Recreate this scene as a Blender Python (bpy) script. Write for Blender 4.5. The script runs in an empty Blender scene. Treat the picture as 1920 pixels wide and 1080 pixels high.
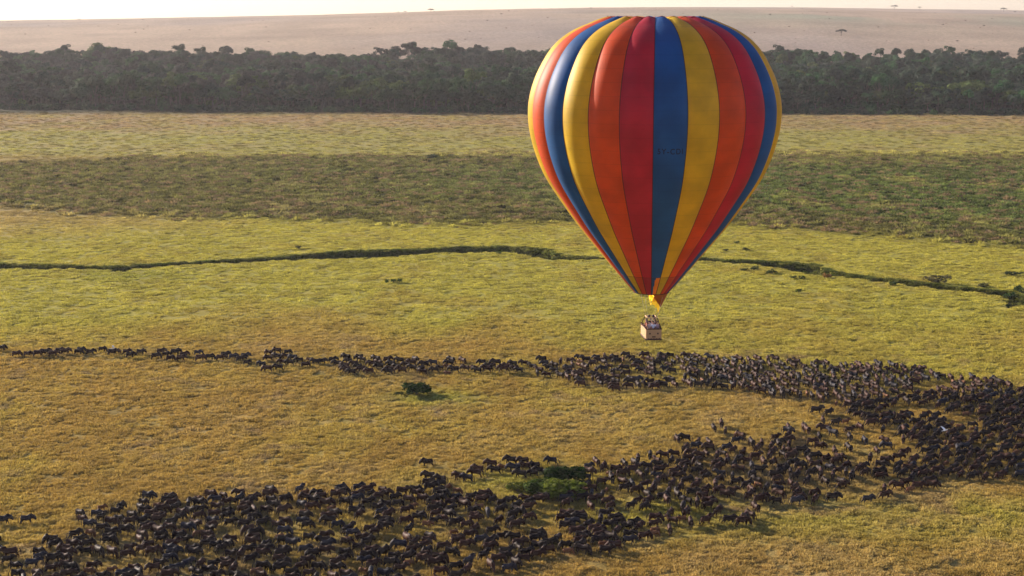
import bpy, bmesh, math, random
import numpy as np
from mathutils import Vector, Matrix

random.seed(7); rng = np.random.default_rng(7)
sc = bpy.context.scene
R = math.radians
# ------------------------------------------------------------------ camera
CAM_H, F = 64.0, 3000.0                       # eye height (m), focal length in pixels of a 1920 wide picture
TH = math.atan(520 / F); CT, ST = math.cos(TH), math.sin(TH)
cam = bpy.data.objects.new('camera', bpy.data.cameras.new('camera')); sc.collection.objects.link(cam)
cam.location = (0, 0, CAM_H); cam.rotation_euler = (R(90) - TH, 0, 0)
cam.data.sensor_width = 36; cam.data.lens = F / 1920 * 36
cam.data.clip_start = 1; cam.data.clip_end = 30000
sc.camera = cam
# ------------------------------------------------------------------ sky, sun, exposure
SUN_EL, SUN_AZ = R(18), R(-52)                # azimuth from +Y, clockwise: the sun stands beyond the balloon, to the left
w = bpy.data.worlds.new('World'); sc.world = w; w.use_nodes = True
wn, wl = w.node_tree.nodes, w.node_tree.links
bg = wn['Background']; sky = wn.new('ShaderNodeTexSky'); sky.sky_type = 'NISHITA'; sky.sun_disc = False
sky.sun_elevation = SUN_EL; sky.sun_rotation = SUN_AZ; sky.altitude = 1500
sky.air_density = 1.0; sky.dust_density = 1.0; sky.ozone_density = 1.0
wb = wn.new('ShaderNodeMix'); wb.data_type = 'RGBA'; wb.blend_type = 'MULTIPLY'; wb.inputs[0].default_value = 1; wb.inputs[7].default_value = (1.0, .92, 1.12, 1)   # white balance of the whole sky
wl.new(sky.outputs[0], wb.inputs[6]); wl.new(wb.outputs[2], bg.inputs[0]); bg.inputs[1].default_value = 0.070
sun = bpy.data.objects.new('sun', bpy.data.lights.new('sun', 'SUN')); sc.collection.objects.link(sun)
sun.data.energy = 4.9; sun.data.angle = R(1.6); sun.data.color = (1.0, 0.85, 0.68)
sd = Vector((math.sin(SUN_AZ) * math.cos(SUN_EL), math.cos(SUN_AZ) * math.cos(SUN_EL), math.sin(SUN_EL)))
sun.rotation_euler = sd.to_track_quat('Z', 'Y').to_euler(); sun.location = (0, 0, 400)
vs = sc.view_settings; vs.view_transform = 'Standard'; vs.look = 'None'; vs.gamma = 1; vs.use_curve_mapping = False
vs.exposure = 1.15
sc.cycles.use_denoising = True; sc.cycles.max_bounces = 6; sc.cycles.volume_bounces = 0
sc.cycles.transparent_max_bounces = 8
# ------------------------------------------------------------------ helpers
def link(o, parent=None):
    sc.collection.objects.link(o)
    if parent is not None: o.parent = parent
    return o
def tag(o, label=None, cat=None, group=None, kind=None):
    if label: o['label'] = label
    if cat: o['category'] = cat
    if group: o['group'] = group
    if kind: o['kind'] = kind
    return o
def to_ground(px, py, h=0.0):
    """where the ray through a picture point meets the level h: a plain survey of the photograph"""
    v = (540 - py) / F; yf = CT + ST * v; zf = -ST + CT * v
    t = (h - CAM_H) / zf
    return np.stack([(px - 960) / F * t, yf * t], -1) if isinstance(px, np.ndarray) else ((px - 960) / F * t, yf * t)
def to_px(x, y, z=0.0):
    dz = z - CAM_H; dep = y * CT - dz * ST; up = y * ST + dz * CT
    dep = np.maximum(dep, 1e-3)
    return 960 + F * x / dep, 540 - F * up / dep
def z_at(py, D):
    v = (540 - py) / F
    return CAM_H + D * (-ST + CT * v) / (CT + ST * v)
def _hash(ix, iy, s):
    h = (ix.astype(np.int64) * 374761393 + iy.astype(np.int64) * 668265263 + s * 974711) & 0xffffffff
    h = ((h ^ (h >> 13)) * 1274126177) & 0xffffffff
    return ((h ^ (h >> 16)) & 0xffff) / 65535.0
def vnoise(x, y, s=0):
    x = np.asarray(x, float); y = np.asarray(y, float)
    ix, iy = np.floor(x), np.floor(y); fx, fy = x - ix, y - iy
    fx = fx * fx * (3 - 2 * fx); fy = fy * fy * (3 - 2 * fy)
    a, b, c, d = _hash(ix, iy, s), _hash(ix + 1, iy, s), _hash(ix, iy + 1, s), _hash(ix + 1, iy + 1, s)
    return (a + (b - a) * fx) * (1 - fy) + (c + (d - c) * fx) * fy
def fbm(x, y, s=0, o=4):
    r = 0; a = 0.5
    for i in range(o):
        r = r + a * vnoise(x, y, s + i * 17); x = x * 2.03 + 5.1; y = y * 2.03 + 1.7; a *= 0.5
    return r / (1 - 0.5 ** o)
def sstep(a, b, x):
    t = np.clip((x - a) / (b - a), 0, 1); return t * t * (3 - 2 * t)

def material(name, rough=0.9, spec=0.2):
    m = bpy.data.materials.new(name); m.use_nodes = True
    p = m.node_tree.nodes['Principled BSDF']
    p.inputs['Roughness'].default_value = rough; p.inputs['Specular IOR Level'].default_value = spec
    return m, m.node_tree.nodes, m.node_tree.links, p
def rgb(c): return (c[0], c[1], c[2], 1)
def noise_node(N, L, scale, detail=4, rough=0.6, coord='Object', sc3=None):
    tc = N.new('ShaderNodeTexCoord'); n = N.new('ShaderNodeTexNoise')
    n.inputs['Scale'].default_value = scale; n.inputs['Detail'].default_value = detail; n.inputs['Roughness'].default_value = rough
    if sc3:
        mp = N.new('ShaderNodeMapping'); mp.inputs['Scale'].default_value = sc3
        L.new(tc.outputs[coord], mp.inputs[0]); L.new(mp.outputs[0], n.inputs['Vector'])
    else: L.new(tc.outputs[coord], n.inputs['Vector'])
    return n
def ramp(N, L, src, stops):
    r = N.new('ShaderNodeValToRGB'); e = r.color_ramp.elements
    while len(e) < len(stops): e.new(0.5)
    for k, (p, c) in enumerate(stops): e[k].position = p; e[k].color = rgb(c)
    L.new(src, r.inputs[0]); return r
def mixc(N, L, mode, a, b, f=1.0):
    m = N.new('ShaderNodeMix'); m.data_type = 'RGBA'; m.blend_type = mode
    for k, v in ((0, f), (6, a), (7, b)):
        if hasattr(v, 'is_linked'): L.new(v, m.inputs[k])
        elif k == 0: m.inputs[0].default_value = v
        else: m.inputs[k].default_value = rgb(v)
    return m.outputs[2]
def simple(name, c, rough=0.8, var=0.25, scale=6.0, bump=0.0, spec=0.2, metal=0.0):
    m, N, L, p = material(name, rough, spec); p.inputs['Metallic'].default_value = metal
    n = noise_node(N, L, scale)
    r = ramp(N, L, n.outputs[0], [(0.3, [k * (1 - var) for k in c]), (0.7, [min(1, k * (1 + var)) for k in c])])
    L.new(r.outputs[0], p.inputs['Base Color'])
    if bump:
        b = N.new('ShaderNodeBump'); b.inputs['Strength'].default_value = bump; L.new(n.outputs[0], b.inputs['Height']); L.new(b.outputs[0], p.inputs['Normal'])
    return m
def tinted(name, rough=0.8, translucent=0.0, var=0.3, scale=3.0, spec=0.15, sheen=0.0, hueshift=None):
    """colour comes from the 'tint' of each individual (object property or instance attribute)"""
    m, N, L, p = material(name, rough, spec)
    a = N.new('ShaderNodeAttribute'); a.attribute_type = 'INSTANCER'; a.attribute_name = 'tint'
    n = noise_node(N, L, scale, 3)
    r = ramp(N, L, n.outputs[0], [(0.3, [1 - var] * 3), (0.7, [1 + var] * 3)])
    col = mixc(N, L, 'MULTIPLY', a.outputs['Color'], r.outputs[0])
    L.new(col, p.inputs['Base Color'])
    if sheen:
        p.inputs['Sheen Weight'].default_value = sheen; p.inputs['Sheen Roughness'].default_value = 0.4
        p.inputs['Sheen Tint'].default_value = (0.75, 0.75, 0.9, 1)
    if translucent:
        t = N.new('ShaderNodeBsdfTranslucent'); L.new(col, t.inputs[0])
        mx = N.new('ShaderNodeMixShader'); mx.inputs[0].default_value = translucent
        L.new(p.outputs[0], mx.inputs[1]); L.new(t.outputs[0], mx.inputs[2])
        L.new(mx.outputs[0], N['Material Output'].inputs[0])
    return m
def mesh(name, verts, faces, mats=(), smooth=False):
    me = bpy.data.meshes.new(name); me.from_pydata([tuple(v) for v in verts], [], [tuple(f) for f in faces])
    for m in mats: me.materials.append(m)
    if smooth: me.polygons.foreach_set('use_smooth', [True] * len(me.polygons))
    me.update(); return me
def np_mesh(name, V, Q, mat=None, smooth=True):
    """V (n,3), Q (m,4) quads, quickly"""
    me = bpy.data.meshes.new(name); n, m = len(V), len(Q); k = Q.shape[1]
    me.vertices.add(n); me.vertices.foreach_set('co', V.astype(np.float32).ravel())
    me.loops.add(m * k); me.loops.foreach_set('vertex_index', Q.astype(np.int32).ravel())
    me.polygons.add(m); me.polygons.foreach_set('loop_start', np.arange(0, m * k, k, dtype=np.int32))
    me.polygons.foreach_set('loop_total', np.full(m, k, np.int32))
    if smooth: me.polygons.foreach_set('use_smooth', np.ones(m, bool))
    if mat: me.materials.append(mat)
    me.update(calc_edges=True); return me
def tube_geo(pts, rad, seg=6, V=None, Fc=None, cap=True):
    V = [] if V is None else V; Fc = [] if Fc is None else Fc
    pts = [Vector(p) for p in pts]; rad = [rad] * len(pts) if not hasattr(rad, '__len__') else rad
    rings = []
    for i, p in enumerate(pts):
        d = (pts[min(i + 1, len(pts) - 1)] - pts[max(i - 1, 0)]).normalized()
        a = d.cross(Vector((0.13, 1, 0.21))).normalized(); b = d.cross(a)
        rings.append(len(V))
        for k in range(seg):
            t = 2 * math.pi * k / seg
            V.append(p + (a * math.cos(t) + b * math.sin(t)) * rad[i])
    for r0, r1 in zip(rings, rings[1:]):
        for k in range(seg): Fc.append((r0 + k, r0 + (k + 1) % seg, r1 + (k + 1) % seg, r1 + k))
    if cap: Fc.append(tuple(rings[0] + k for k in range(seg))[::-1]); Fc.append(tuple(rings[-1] + k for k in range(seg)))
    return V, Fc
def box_geo(c, s, V, Fc, M=None):
    b = len(V)
    for i in (-1, 1):
        for j in (-1, 1):
            for k in (-1, 1):
                v = Vector((i * s[0] / 2, j * s[1] / 2, k * s[2] / 2))
                if M: v = M @ v
                V.append(Vector(c) + v)
    for f in ((0, 1, 3, 2), (4, 6, 7, 5), (0, 4, 5, 1), (2, 3, 7, 6), (0, 2, 6, 4), (1, 5, 7, 3)): Fc.append(tuple(b + q for q in f))
    return V, Fc
def bev_box(name, c, s, mat, bev=0.02):
    bm = bmesh.new(); bmesh.ops.create_cube(bm, size=1)
    bmesh.ops.scale(bm, vec=s, verts=bm.verts); bmesh.ops.bevel(bm, geom=bm.edges[:], offset=bev, segments=2, affect='EDGES')
    bmesh.ops.translate(bm, vec=c, verts=bm.verts)
    me = bpy.data.meshes.new(name); bm.to_mesh(me); bm.free(); me.materials.append(mat)
    return me
def skin_mesh(name, joints, edges, mats, root=0, level=1, squash=1.0, sq_fn=None):
    """one continuous body grown over a skeleton; joints: (x,y,z,r)"""
    me = bpy.data.meshes.new('skeleton'); me.from_pydata([j[:3] for j in joints], edges, []); me.update()
    ob = bpy.data.objects.new('skeleton', me); sc.collection.objects.link(ob)
    md = ob.modifiers.new('s', 'SKIN'); md.branch_smoothing = 0.6
    for i, j in enumerate(joints):
        sv = me.skin_vertices[0].data[i]; r = j[3]
        sv.radius = (r, r) if not hasattr(r, '__len__') else r
        sv.use_root = (i == root)
    sb = ob.modifiers.new('u', 'SUBSURF'); sb.levels = level; sb.render_levels = level
    dg = bpy.context.evaluated_depsgraph_get()
    out = bpy.data.meshes.new_from_object(ob.evaluated_get(dg), depsgraph=dg); out.name = name
    bpy.data.objects.remove(ob); bpy.data.meshes.remove(me)
    if squash != 1.0:
        for v in out.vertices: v.co.y *= squash
    out.materials.clear()
    for m in mats: out.materials.append(m)
    out.polygons.foreach_set('use_smooth', [True] * len(out.polygons)); out.update()
    return out
# ---- points that carry instances: only for what nobody could count
src_sets = {}
def source_set(name, meshes):
    col = bpy.data.collections.new(name)
    for i, me in enumerate(meshes): col.objects.link(bpy.data.objects.new('%s_%02d' % (name, i), me))
    src_sets[name] = (col, len(meshes)); return col
def scatter(name, P, col, idx, rotz, scl, tint, label, cat):
    n = len(P); me = bpy.data.meshes.new(name); me.vertices.add(n)
    me.vertices.foreach_set('co', np.asarray(P, np.float32).ravel())
    def at(nm, ty, data, key='value'):
        a = me.attributes.new(nm, ty, 'POINT'); a.data.foreach_set(key, np.ascontiguousarray(data).ravel())
    at('idx', 'INT', np.asarray(idx, np.int32))
    rot = np.zeros((n, 3), np.float32); rot[:, 2] = rotz; at('rot', 'FLOAT_VECTOR', rot, 'vector')
    scl = np.asarray(scl, np.float32); scl = np.repeat(scl[:, None], 3, 1) if scl.ndim == 1 else scl
    at('scl', 'FLOAT_VECTOR', scl, 'vector')
    at('tint', 'FLOAT_VECTOR', np.asarray(tint, np.float32), 'vector')
    ob = link(bpy.data.objects.new(name, me))
    g = bpy.data.node_groups.new(name, 'GeometryNodeTree')
    g.interface.new_socket('Geometry', in_out='INPUT', socket_type='NodeSocketGeometry')
    g.interface.new_socket('Geometry', in_out='OUTPUT', socket_type='NodeSocketGeometry')
    N, L = g.nodes, g.links
    gi, go = N.new('NodeGroupInput'), N.new('NodeGroupOutput')
    mp = N.new('GeometryNodeMeshToPoints'); L.new(gi.outputs[0], mp.inputs[0])
    ip = N.new('GeometryNodeInstanceOnPoints'); L.new(mp.outputs[0], ip.inputs['Points'])
    ci = N.new('GeometryNodeCollectionInfo'); ci.inputs['Collection'].default_value = col
    ci.inputs['Separate Children'].default_value = True; ci.inputs['Reset Children'].default_value = True
    L.new(ci.outputs[0], ip.inputs['Instance']); ip.inputs['Pick Instance'].default_value = True
    def na(nm, ty):
        a = N.new('GeometryNodeInputNamedAttribute'); a.data_type = ty; a.inputs['Name'].default_value = nm; return a.outputs['Attribute']
    L.new(na('idx', 'INT'), ip.inputs['Instance Index'])
    er = N.new('FunctionNodeEulerToRotation'); L.new(na('rot', 'FLOAT_VECTOR'), er.inputs[0]); L.new(er.outputs[0], ip.inputs['Rotation'])
    L.new(na('scl', 'FLOAT_VECTOR'), ip.inputs['Scale'])
    L.new(ip.outputs[0], go.inputs[0])
    md = ob.modifiers.new('scatter', 'NODES'); md.node_group = g
    tag(ob, label, cat, kind='stuff'); return ob

# ------------------------------------------------------------------ the lie of the land
GUL = np.array([(-400, 492, 498), (-100, 497, 502), (0, 496, 505), (60, 497, 504), (100, 499, 504), (190, 501, 505), (222, 501, 509), (240, 501, 509), (252, 499, 504), (330, 495, 499),
 (400, 490, 495), (480, 486, 491), (560, 480, 488), (640, 474, 486), (720, 473, 484), (800, 469, 477), (860, 465, 474), (910, 464, 473), (950, 464, 474), (985, 466, 478), (1000, 467, 481),
 (1034, 470, 486), (1038, 476, 487), (1080, 483, 488), (1100, 484, 488), (1200, 485, 488), (1310, 488, 492), (1352, 489, 493), (1356, 491, 493), (1400, 492, 497), (1434, 494, 499),
 (1440, 494, 501), (1480, 496, 507), (1538, 501, 521), (1543, 506, 522), (1552, 508, 522), (1562, 513, 520), (1600, 519, 525), (1680, 528, 535), (1780, 540, 546), (1850, 546, 552), (1880, 549, 558),
 (1890, 550, 578), (1920, 558, 576), (2000, 562, 580), (2300, 575, 590)], float)
CR = np.array([(-1600, 60), (-600, 50), (-200, 43), (0, 38), (250, 35), (500, 30), (700, 24.5), (850, 19.5), (1000, 16), (1200, 15), (1500, 17), (1640, 21), (1920, 26), (2300, 30), (3400, 42)], float)
CR2 = np.array([(-1600, 70), (900, 22), (1100, 14.5), (1300, 13.5), (1500, 14), (1700, 17), (1920, 19.5), (2400, 26), (3400, 40)], float)
def gully(px, py):
    wob = (vnoise(px / 23, px * 0 + 3.3, 5) - 0.5) * 2.0
    a = np.interp(px, GUL[:, 0], GUL[:, 1]) + wob; b = np.interp(px, GUL[:, 0], GUL[:, 2]) + wob * 0.7
    t = (py - a) / np.maximum(b - a, 1)           # 0 at the far lip, 1 at the near lip
    wd = (b - a) * 0.83
    dep = np.clip(0.26 * wd, 0.8, 2.6)
    return dep * sstep(-0.05, 0.35, t) * sstep(1.08, 0.8, t), t
def height(x, y, detail=True):
    x = np.asarray(x, float); y = np.asarray(y, float); d = np.hypot(x, y)
    z = 1.0 * (fbm(x / 60, y / 60, 11, 3) - 0.5) * sstep(120, 300, d) * 0.8
    px, py = to_px(x, np.maximum(y, 20), 0.0)
    front = (y > 60)
    g, t = gully(px, py)
    z = z - np.where(front & (y < 600) & (y > 250), g, 0)
    if detail:
        rough = np.where((y > 505) & (y < 710), 1.6, 1.0)
        z = z + (fbm(x / 1.7, y / 1.7, 31, 3) - 0.5) * (0.30 * rough * np.where(y > 712, .5, 1)) + (fbm(x / 7, y / 7, 41, 2) - 0.5) * np.where(y > 712, .18, .34)
    # the long slope beyond the river forest
    ppx = 960 + 3000 * x / np.maximum(y, 50)
    c1 = CAM_H + (20 - np.interp(ppx, CR[:, 0], CR[:, 1])) * 1.0
    c2 = CAM_H + (20 - np.interp(ppx, CR2[:, 0], CR2[:, 1])) * 1.45
    t1 = np.clip((y - 1400) / 1600, 0, 1)
    s = (1 - (1 - t1) ** 2) * c1
    s = s - 14 * sstep(3000, 3600, y) + np.maximum(c2 - c1 + 14, 0) * sstep(3550, 4350, y) - 40 * sstep(4400, 7500, y)
    s = s + (fbm(x / 260, y / 260, 71, 3) - 0.5) * 7 * sstep(1500, 2000, y) * sstep(3100, 2700, y)
    return z + np.where(y > 1400, s, 0)
H1 = lambda x, y: float(height(np.array([x]), np.array([y]))[0])

# ------------------------------------------------------------------ what grows where (colours of the sward, one bush shadow painted in)
def lerp3(a, b, t): return np.asarray(a)[None] * (1 - t[:, None]) + np.asarray(b)[None] * t[:, None] if np.ndim(a) == 1 else a * (1 - t[:, None]) + np.asarray(b)[None] * t[:, None]
GOLD, STRAW, GREEN, LUSH_AND_SHADOW, SCRUB, BROWN, DRY = (.40, .275, .068), (.42, .305, .12), (.43, .385, .068), (.17, .21, .035), (.165, .155, .04), (.22, .15, .075), (.44, .31, .13)
def sward(x, y):
    px, py = to_px(x, np.maximum(y, 20), 0.0)
    n1 = fbm(x / 14, y / 22, 101, 4); n2 = fbm(x / 40, y / 60, 131, 4); n3 = fbm(x / 4, y / 5, 161, 3)
    c = np.repeat(np.array([GOLD]), len(x), 0)
    green = 0.15 + 0 * px
    green = np.maximum(green, sstep(690, 560, py + (n2 - .5) * 120))                     # fresher towards the gully
    green = np.maximum(green, 0.75 * sstep(900, 1500, px + (n2 - .5) * 500) * sstep(760, 690, py))
    green = np.maximum(green, 0.8 * sstep(1050, 1180, px + (n1 - .5) * 200) * sstep(905, 960, py) * sstep(1060, 980, py + (n1 - .5) * 60))
    green = np.maximum(green, 0.8 * np.exp(-((px - 960) / 260) ** 2 - ((py - 905) / 40) ** 2))
    green = np.maximum(green, 0.5 * np.exp(-((px - 500) / 350) ** 2 - ((py - 985) / 45) ** 2))
    green = np.maximum(green, 0.75 * np.exp(-((px - 820) / 110) ** 2 - ((py - 748) / 16) ** 2))
    green = np.clip(green + (n1 - .5) * 0.9 + (n3 - .5) * 0.5, 0, 1)
    c = lerp3(c, GREEN, green)
    c = lerp3(c, STRAW, np.clip((n2 - .5) * 2.2 + (n3 - .5) * 1.2, 0, .7) * sstep(560, 700, py))
    c = lerp3(c, BROWN, np.clip((n3 - .62) * 3.0, 0, .6) * sstep(560, 680, py))
    c = lerp3(c, LUSH_AND_SHADOW, 0.5 * np.exp(-((px - 1010) / 80) ** 2 - ((py - 905) / 22) ** 2))
    c = lerp3(c, LUSH_AND_SHADOW, 0.45 * np.exp(-((px - 800) / 80) ** 2 - ((py - 745) / 10) ** 2))  # shadow of the round bush, put into the grass colour
    c = lerp3(c, LUSH_AND_SHADOW, 0.35 * np.exp(-((px - 240) / 110) ** 2 - ((py - 516) / 12) ** 2))
    # drier brown tongue on the left above the gully
    c = lerp3(c, DRY, sstep(470, 400, py + (n2 - .5) * 40) * sstep(560, 200, px + (n2 - .5) * 300) * 0.7)
    # rough scrub belt
    top = 283 + (n2 - .5) * 22 + (n1 - .5) * 14 + 22 * sstep(600, 0, px); bot = np.interp(px, [0, 200, 700, 1050, 1400, 1600, 1920], [396, 408, 421, 427, 432, 446, 470]) + (n1 - .5) * 20
    belt = sstep(top - 10, top + 10, py) * sstep(bot + 6, bot - 16, py)
    sc_ = lerp3(np.repeat(np.array([SCRUB]), len(x), 0), (.115, .155, .035), np.clip(sstep(300, 1500, px + (n2 - .5) * 600) * sstep(290, 330, py) * sstep(bot - 20, bot - 60, py) * 0.9 + (n1 - .5), 0, 1))
    sc_ = lerp3(sc_, (.26, .26, .05), np.clip((n1 - .56) * 4, 0, .5) * sstep(900, 1400, px))
    c = lerp3(c, (0, 0, 0), belt) + sc_ * belt[:, None]
    c = lerp3(c, DRY, 0.3 * np.clip((n1 - .6) * 4, 0, 1) * belt)
    # far flats: pale green and tan
    far = sstep(300, 286, py + (n2 - .5) * 10)
    fc = lerp3(np.repeat(np.array([(.38, .34, .085)]), len(x), 0), (.40, .28, .13), np.clip(sstep(262, 225, py + (n2 - .5) * 30) * 0.8 + (n1 - .5) * 1.2, 0, 1))
    c = lerp3(c, (0, 0, 0), far) + fc * far[:, None]
    # the bare banks and bed of the gully
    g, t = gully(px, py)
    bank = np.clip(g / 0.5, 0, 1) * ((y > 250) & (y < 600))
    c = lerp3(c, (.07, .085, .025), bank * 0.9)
    # forest floor, then the pale dry slope
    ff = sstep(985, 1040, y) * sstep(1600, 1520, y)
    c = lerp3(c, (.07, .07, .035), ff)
    hh = sstep(1520, 1620, y)
    m1 = fbm(x / 300, y / 420, 201, 4); m2 = fbm(x / 60, y / 110, 231, 4)
    hc = lerp3(np.repeat(np.array([(.52, .39, .29)]), len(x), 0), (.43, .345, .30), np.clip((m1 - .42) * 3, 0, 1))
    hc = lerp3(hc, (.36, .36, .26), np.clip(np.exp(-((y - 2350) / 260) ** 2) * 0.9 * sstep(.35, .6, m1 + 0.15) * sstep(0, 500, x), 0, 1))
    hc = hc * (0.80 + 0.40 * m2[:, None]) * (0.9 + .2 * fbm(x / 500, y / 60, 251, 3)[:, None])
    c = lerp3(c, (0, 0, 0), hh) + hc * hh[:, None]
    return np.clip(c * (0.8 + 0.4 * n3[:, None] * sstep(1200, 900, y)[:, None] + 0.2 * (1 - sstep(1200, 900, y)[:, None])), 0.01, 0.9)

def build_ground():
    da = np.linspace(-21.5, 21.5, 641)
    side = np.array([24, 28, 34, 42, 52, 65, 80, 100, 120, 140, 160.])
    ang = np.radians(np.concatenate([-side[::-1], da, side, [180.]]))
    rad = [1, 20, 60, 100, 130, 150]
    r = 165.0
    while r < 9000:
        rad.append(r)
        if r < 345: st = r * r / 192000 * 1.5
        elif r < 470: st = 0.65
        elif r < 1100: st = r * r / 192000 * 1.35
        elif r < 1700: st = 9
        elif r < 4600: st = 14
        else: st = 400
        r += max(st, 0.28)
    rad = np.array(rad); A, Rr = np.meshgrid(ang, rad)
    X, Y = (Rr * np.sin(A)).ravel(), (Rr * np.cos(A)).ravel()
    # straighten the rows in the dense part so they run across the view
    na, nr = len(ang), len(rad)
    V = np.stack([X, Y, height(X, Y)], -1)
    i, j = np.meshgrid(np.arange(na - 1), np.arange(nr - 1)); a = (j * na + i).ravel()
    Q = np.stack([a, a + 1, a + na + 1, a + na], -1)
    jj = np.arange(nr - 1) * na
    Q = np.concatenate([Q, np.stack([jj + na - 1, jj, jj + na, jj + 2 * na - 1], -1)])
    m, N, L, p = material('grassland', 0.95, 0.1)
    at = N.new('ShaderNodeAttribute'); at.attribute_name = 'sward'
    n1 = noise_node(N, L, 1.1, 5, 0.7); n2 = noise_node(N, L, 0.22, 4, 0.6, sc3=(1, 0.7, 1))
    r1 = ramp(N, L, n1.outputs[0], [(0.3, (.55, .56, .52)), (0.5, (.74, .75, .72)), (0.72, (.98, .95, .9))])
    r2 = ramp(N, L, n2.outputs[0], [(0.35, (.8, .84, .8)), (0.65, (1.18, 1.12, 1.1))])
    c = mixc(N, L, 'MULTIPLY', at.outputs['Color'], r1.outputs[0]); c = mixc(N, L, 'MULTIPLY', c, r2.outputs[0])
    L.new(c, p.inputs['Base Color'])
    n3 = noise_node(N, L, 2.2, 4, 0.7)
    b = N.new('ShaderNodeBump'); b.inputs['Distance'].default_value = 0.35; b.inputs['Strength'].default_value = 0.8
    L.new(n3.outputs[0], b.inputs['Height']); L.new(b.outputs[0], p.inputs['Normal'])
    me = np_mesh('grassland', V, Q, m)
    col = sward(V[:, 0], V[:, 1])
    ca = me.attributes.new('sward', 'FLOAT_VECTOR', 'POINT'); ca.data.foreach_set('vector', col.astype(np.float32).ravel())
    return tag(link(bpy.data.objects.new('ground', me)), 'open grassland plain rising to a pale dry slope beyond the forest', kind='structure')
GROUND = build_ground()

# water lying in the gully at the right edge
def water():
    m, N, L, p = material('muddy_water', 0.12, 0.5); p.inputs['Base Color'].default_value = (.10, .06, .045, 1)
    n = noise_node(N, L, 1.5); b = N.new('ShaderNodeBump'); b.inputs['Strength'].default_value = 0.08; L.new(n.outputs[0], b.inputs['Height']); L.new(b.outputs[0], p.inputs['Normal'])
    pts = [to_ground(a, b_) for a, b_ in ((1889, 562), (1915, 560), (1960, 563), (2040, 566), (2040, 583), (1960, 581), (1915, 578), (1893, 575))]
    me = mesh('water', [(q[0], q[1], -1.35) for q in pts], [tuple(range(len(pts)))], [m])
    tag(link(bpy.data.objects.new('water', me)), 'muddy brown water lying in the stream bed', kind='structure')
water()

# ------------------------------------------------------------------ haze
hz = material('haze_air')[0]; N, L = hz.node_tree.nodes, hz.node_tree.links
N.remove(N['Principled BSDF']); pv = N.new('ShaderNodeVolumePrincipled')
pv.inputs['Color'].default_value = (.97, .95, .97, 1); pv.inputs['Density'].default_value = 0.00005; pv.inputs['Anisotropy'].default_value = 0.25
L.new(pv.outputs[0], N['Material Output'].inputs['Volume'])
V, Fc = box_geo((0, 2400, 38.5), (7000, 5200, 95), [], [])
tag(link(bpy.data.objects.new('haze', mesh('haze', V, Fc, [hz]))), 'thin pale morning haze over the whole plain', 'haze', kind='stuff')

# ------------------------------------------------------------------ hot air balloon
BX, BD = (1226 - 960) / F * 157.5, 158.0
def env_mat(name, c, tr):
    m, N, L, p = material(name, 0.54, 0.27)
    n = noise_node(N, L, 0.35, 3, 0.5); r = ramp(N, L, n.outputs[0], [(0.35, [k * .82 for k in c]), (0.65, [min(1, k * 1.1) for k in c])])
    n2 = noise_node(N, L, 30, 2); r2 = ramp(N, L, n2.outputs[0], [(0.3, (.93,) * 3), (0.7, (1.06,) * 3)])
    col = mixc(N, L, 'MULTIPLY', r.outputs[0], r2.outputs[0])
    tc = N.new('ShaderNodeTexCoord'); sx = N.new('ShaderNodeSeparateXYZ'); L.new(tc.outputs['Object'], sx.inputs[0])     # stitched panel seams
    f1 = N.new('ShaderNodeMath'); f1.operation = 'DIVIDE'; f1.inputs[1].default_value = 1.25; L.new(sx.outputs[2], f1.inputs[0])
    f2 = N.new('ShaderNodeMath'); f2.operation = 'FRACT'; L.new(f1.outputs[0], f2.inputs[0])
    rs = ramp(N, L, f2.outputs[0], [(0.0, (.88,) * 3), (0.04, (.92,) * 3), (0.08, (1,) * 3)]); col = mixc(N, L, 'MULTIPLY', col, rs.outputs[0])
    L.new(col, p.inputs['Base Color'])
    b = N.new('ShaderNodeBump'); b.inputs['Strength'].default_value = 0.05; b.inputs['Distance'].default_value = 0.2
    n3 = noise_node(N, L, 0.9, 2); L.new(n3.outputs[0], b.inputs['Height']); L.new(b.outputs[0], p.inputs['Normal'])
    p.inputs['Sheen Weight'].default_value = 0.04; p.inputs['Sheen Roughness'].default_value = 0.5
    if tr:
        t = N.new('ShaderNodeBsdfTranslucent'); L.new(col, t.inputs[0]); mx = N.new('ShaderNodeMixShader'); mx.inputs[0].default_value = tr
        L.new(p.outputs[0], mx.inputs[1]); L.new(t.outputs[0], mx.inputs[2]); L.new(mx.outputs[0], N['Material Output'].inputs[0])
    return m
COL = {'blue': (.008, .105, .34), 'yellow': (.76, .50, .012), 'orange': (.74, .085, .008), 'crimson': (.54, .016, .038)}
EM = {k: env_mat(k + '_nylon', v, 0.34) for k, v in COL.items()}
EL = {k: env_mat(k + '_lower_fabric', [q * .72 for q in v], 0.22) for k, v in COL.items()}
prof = [(0, 31.2), (40, 31.6), (70, 32.6), (84, 34), (110, 38), (126, 43), (150, 53), (172, 66), (190, 82), (204, 101), (225, 142), (235.5, 179), (238, 201), (236, 236), (226, 277), (210, 318), (198, 340), (170, 380), (141.5, 420), (97, 473), (79, 495), (64.5, 511), (52, 527), (33, 547)]
pz = []
for hw, py in prof:
    z = z_at(py, BD); dep = BD * CT - (z - CAM_H) * ST; pz.append((hw * dep / F * .970, z))
pz = np.array(pz)
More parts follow.
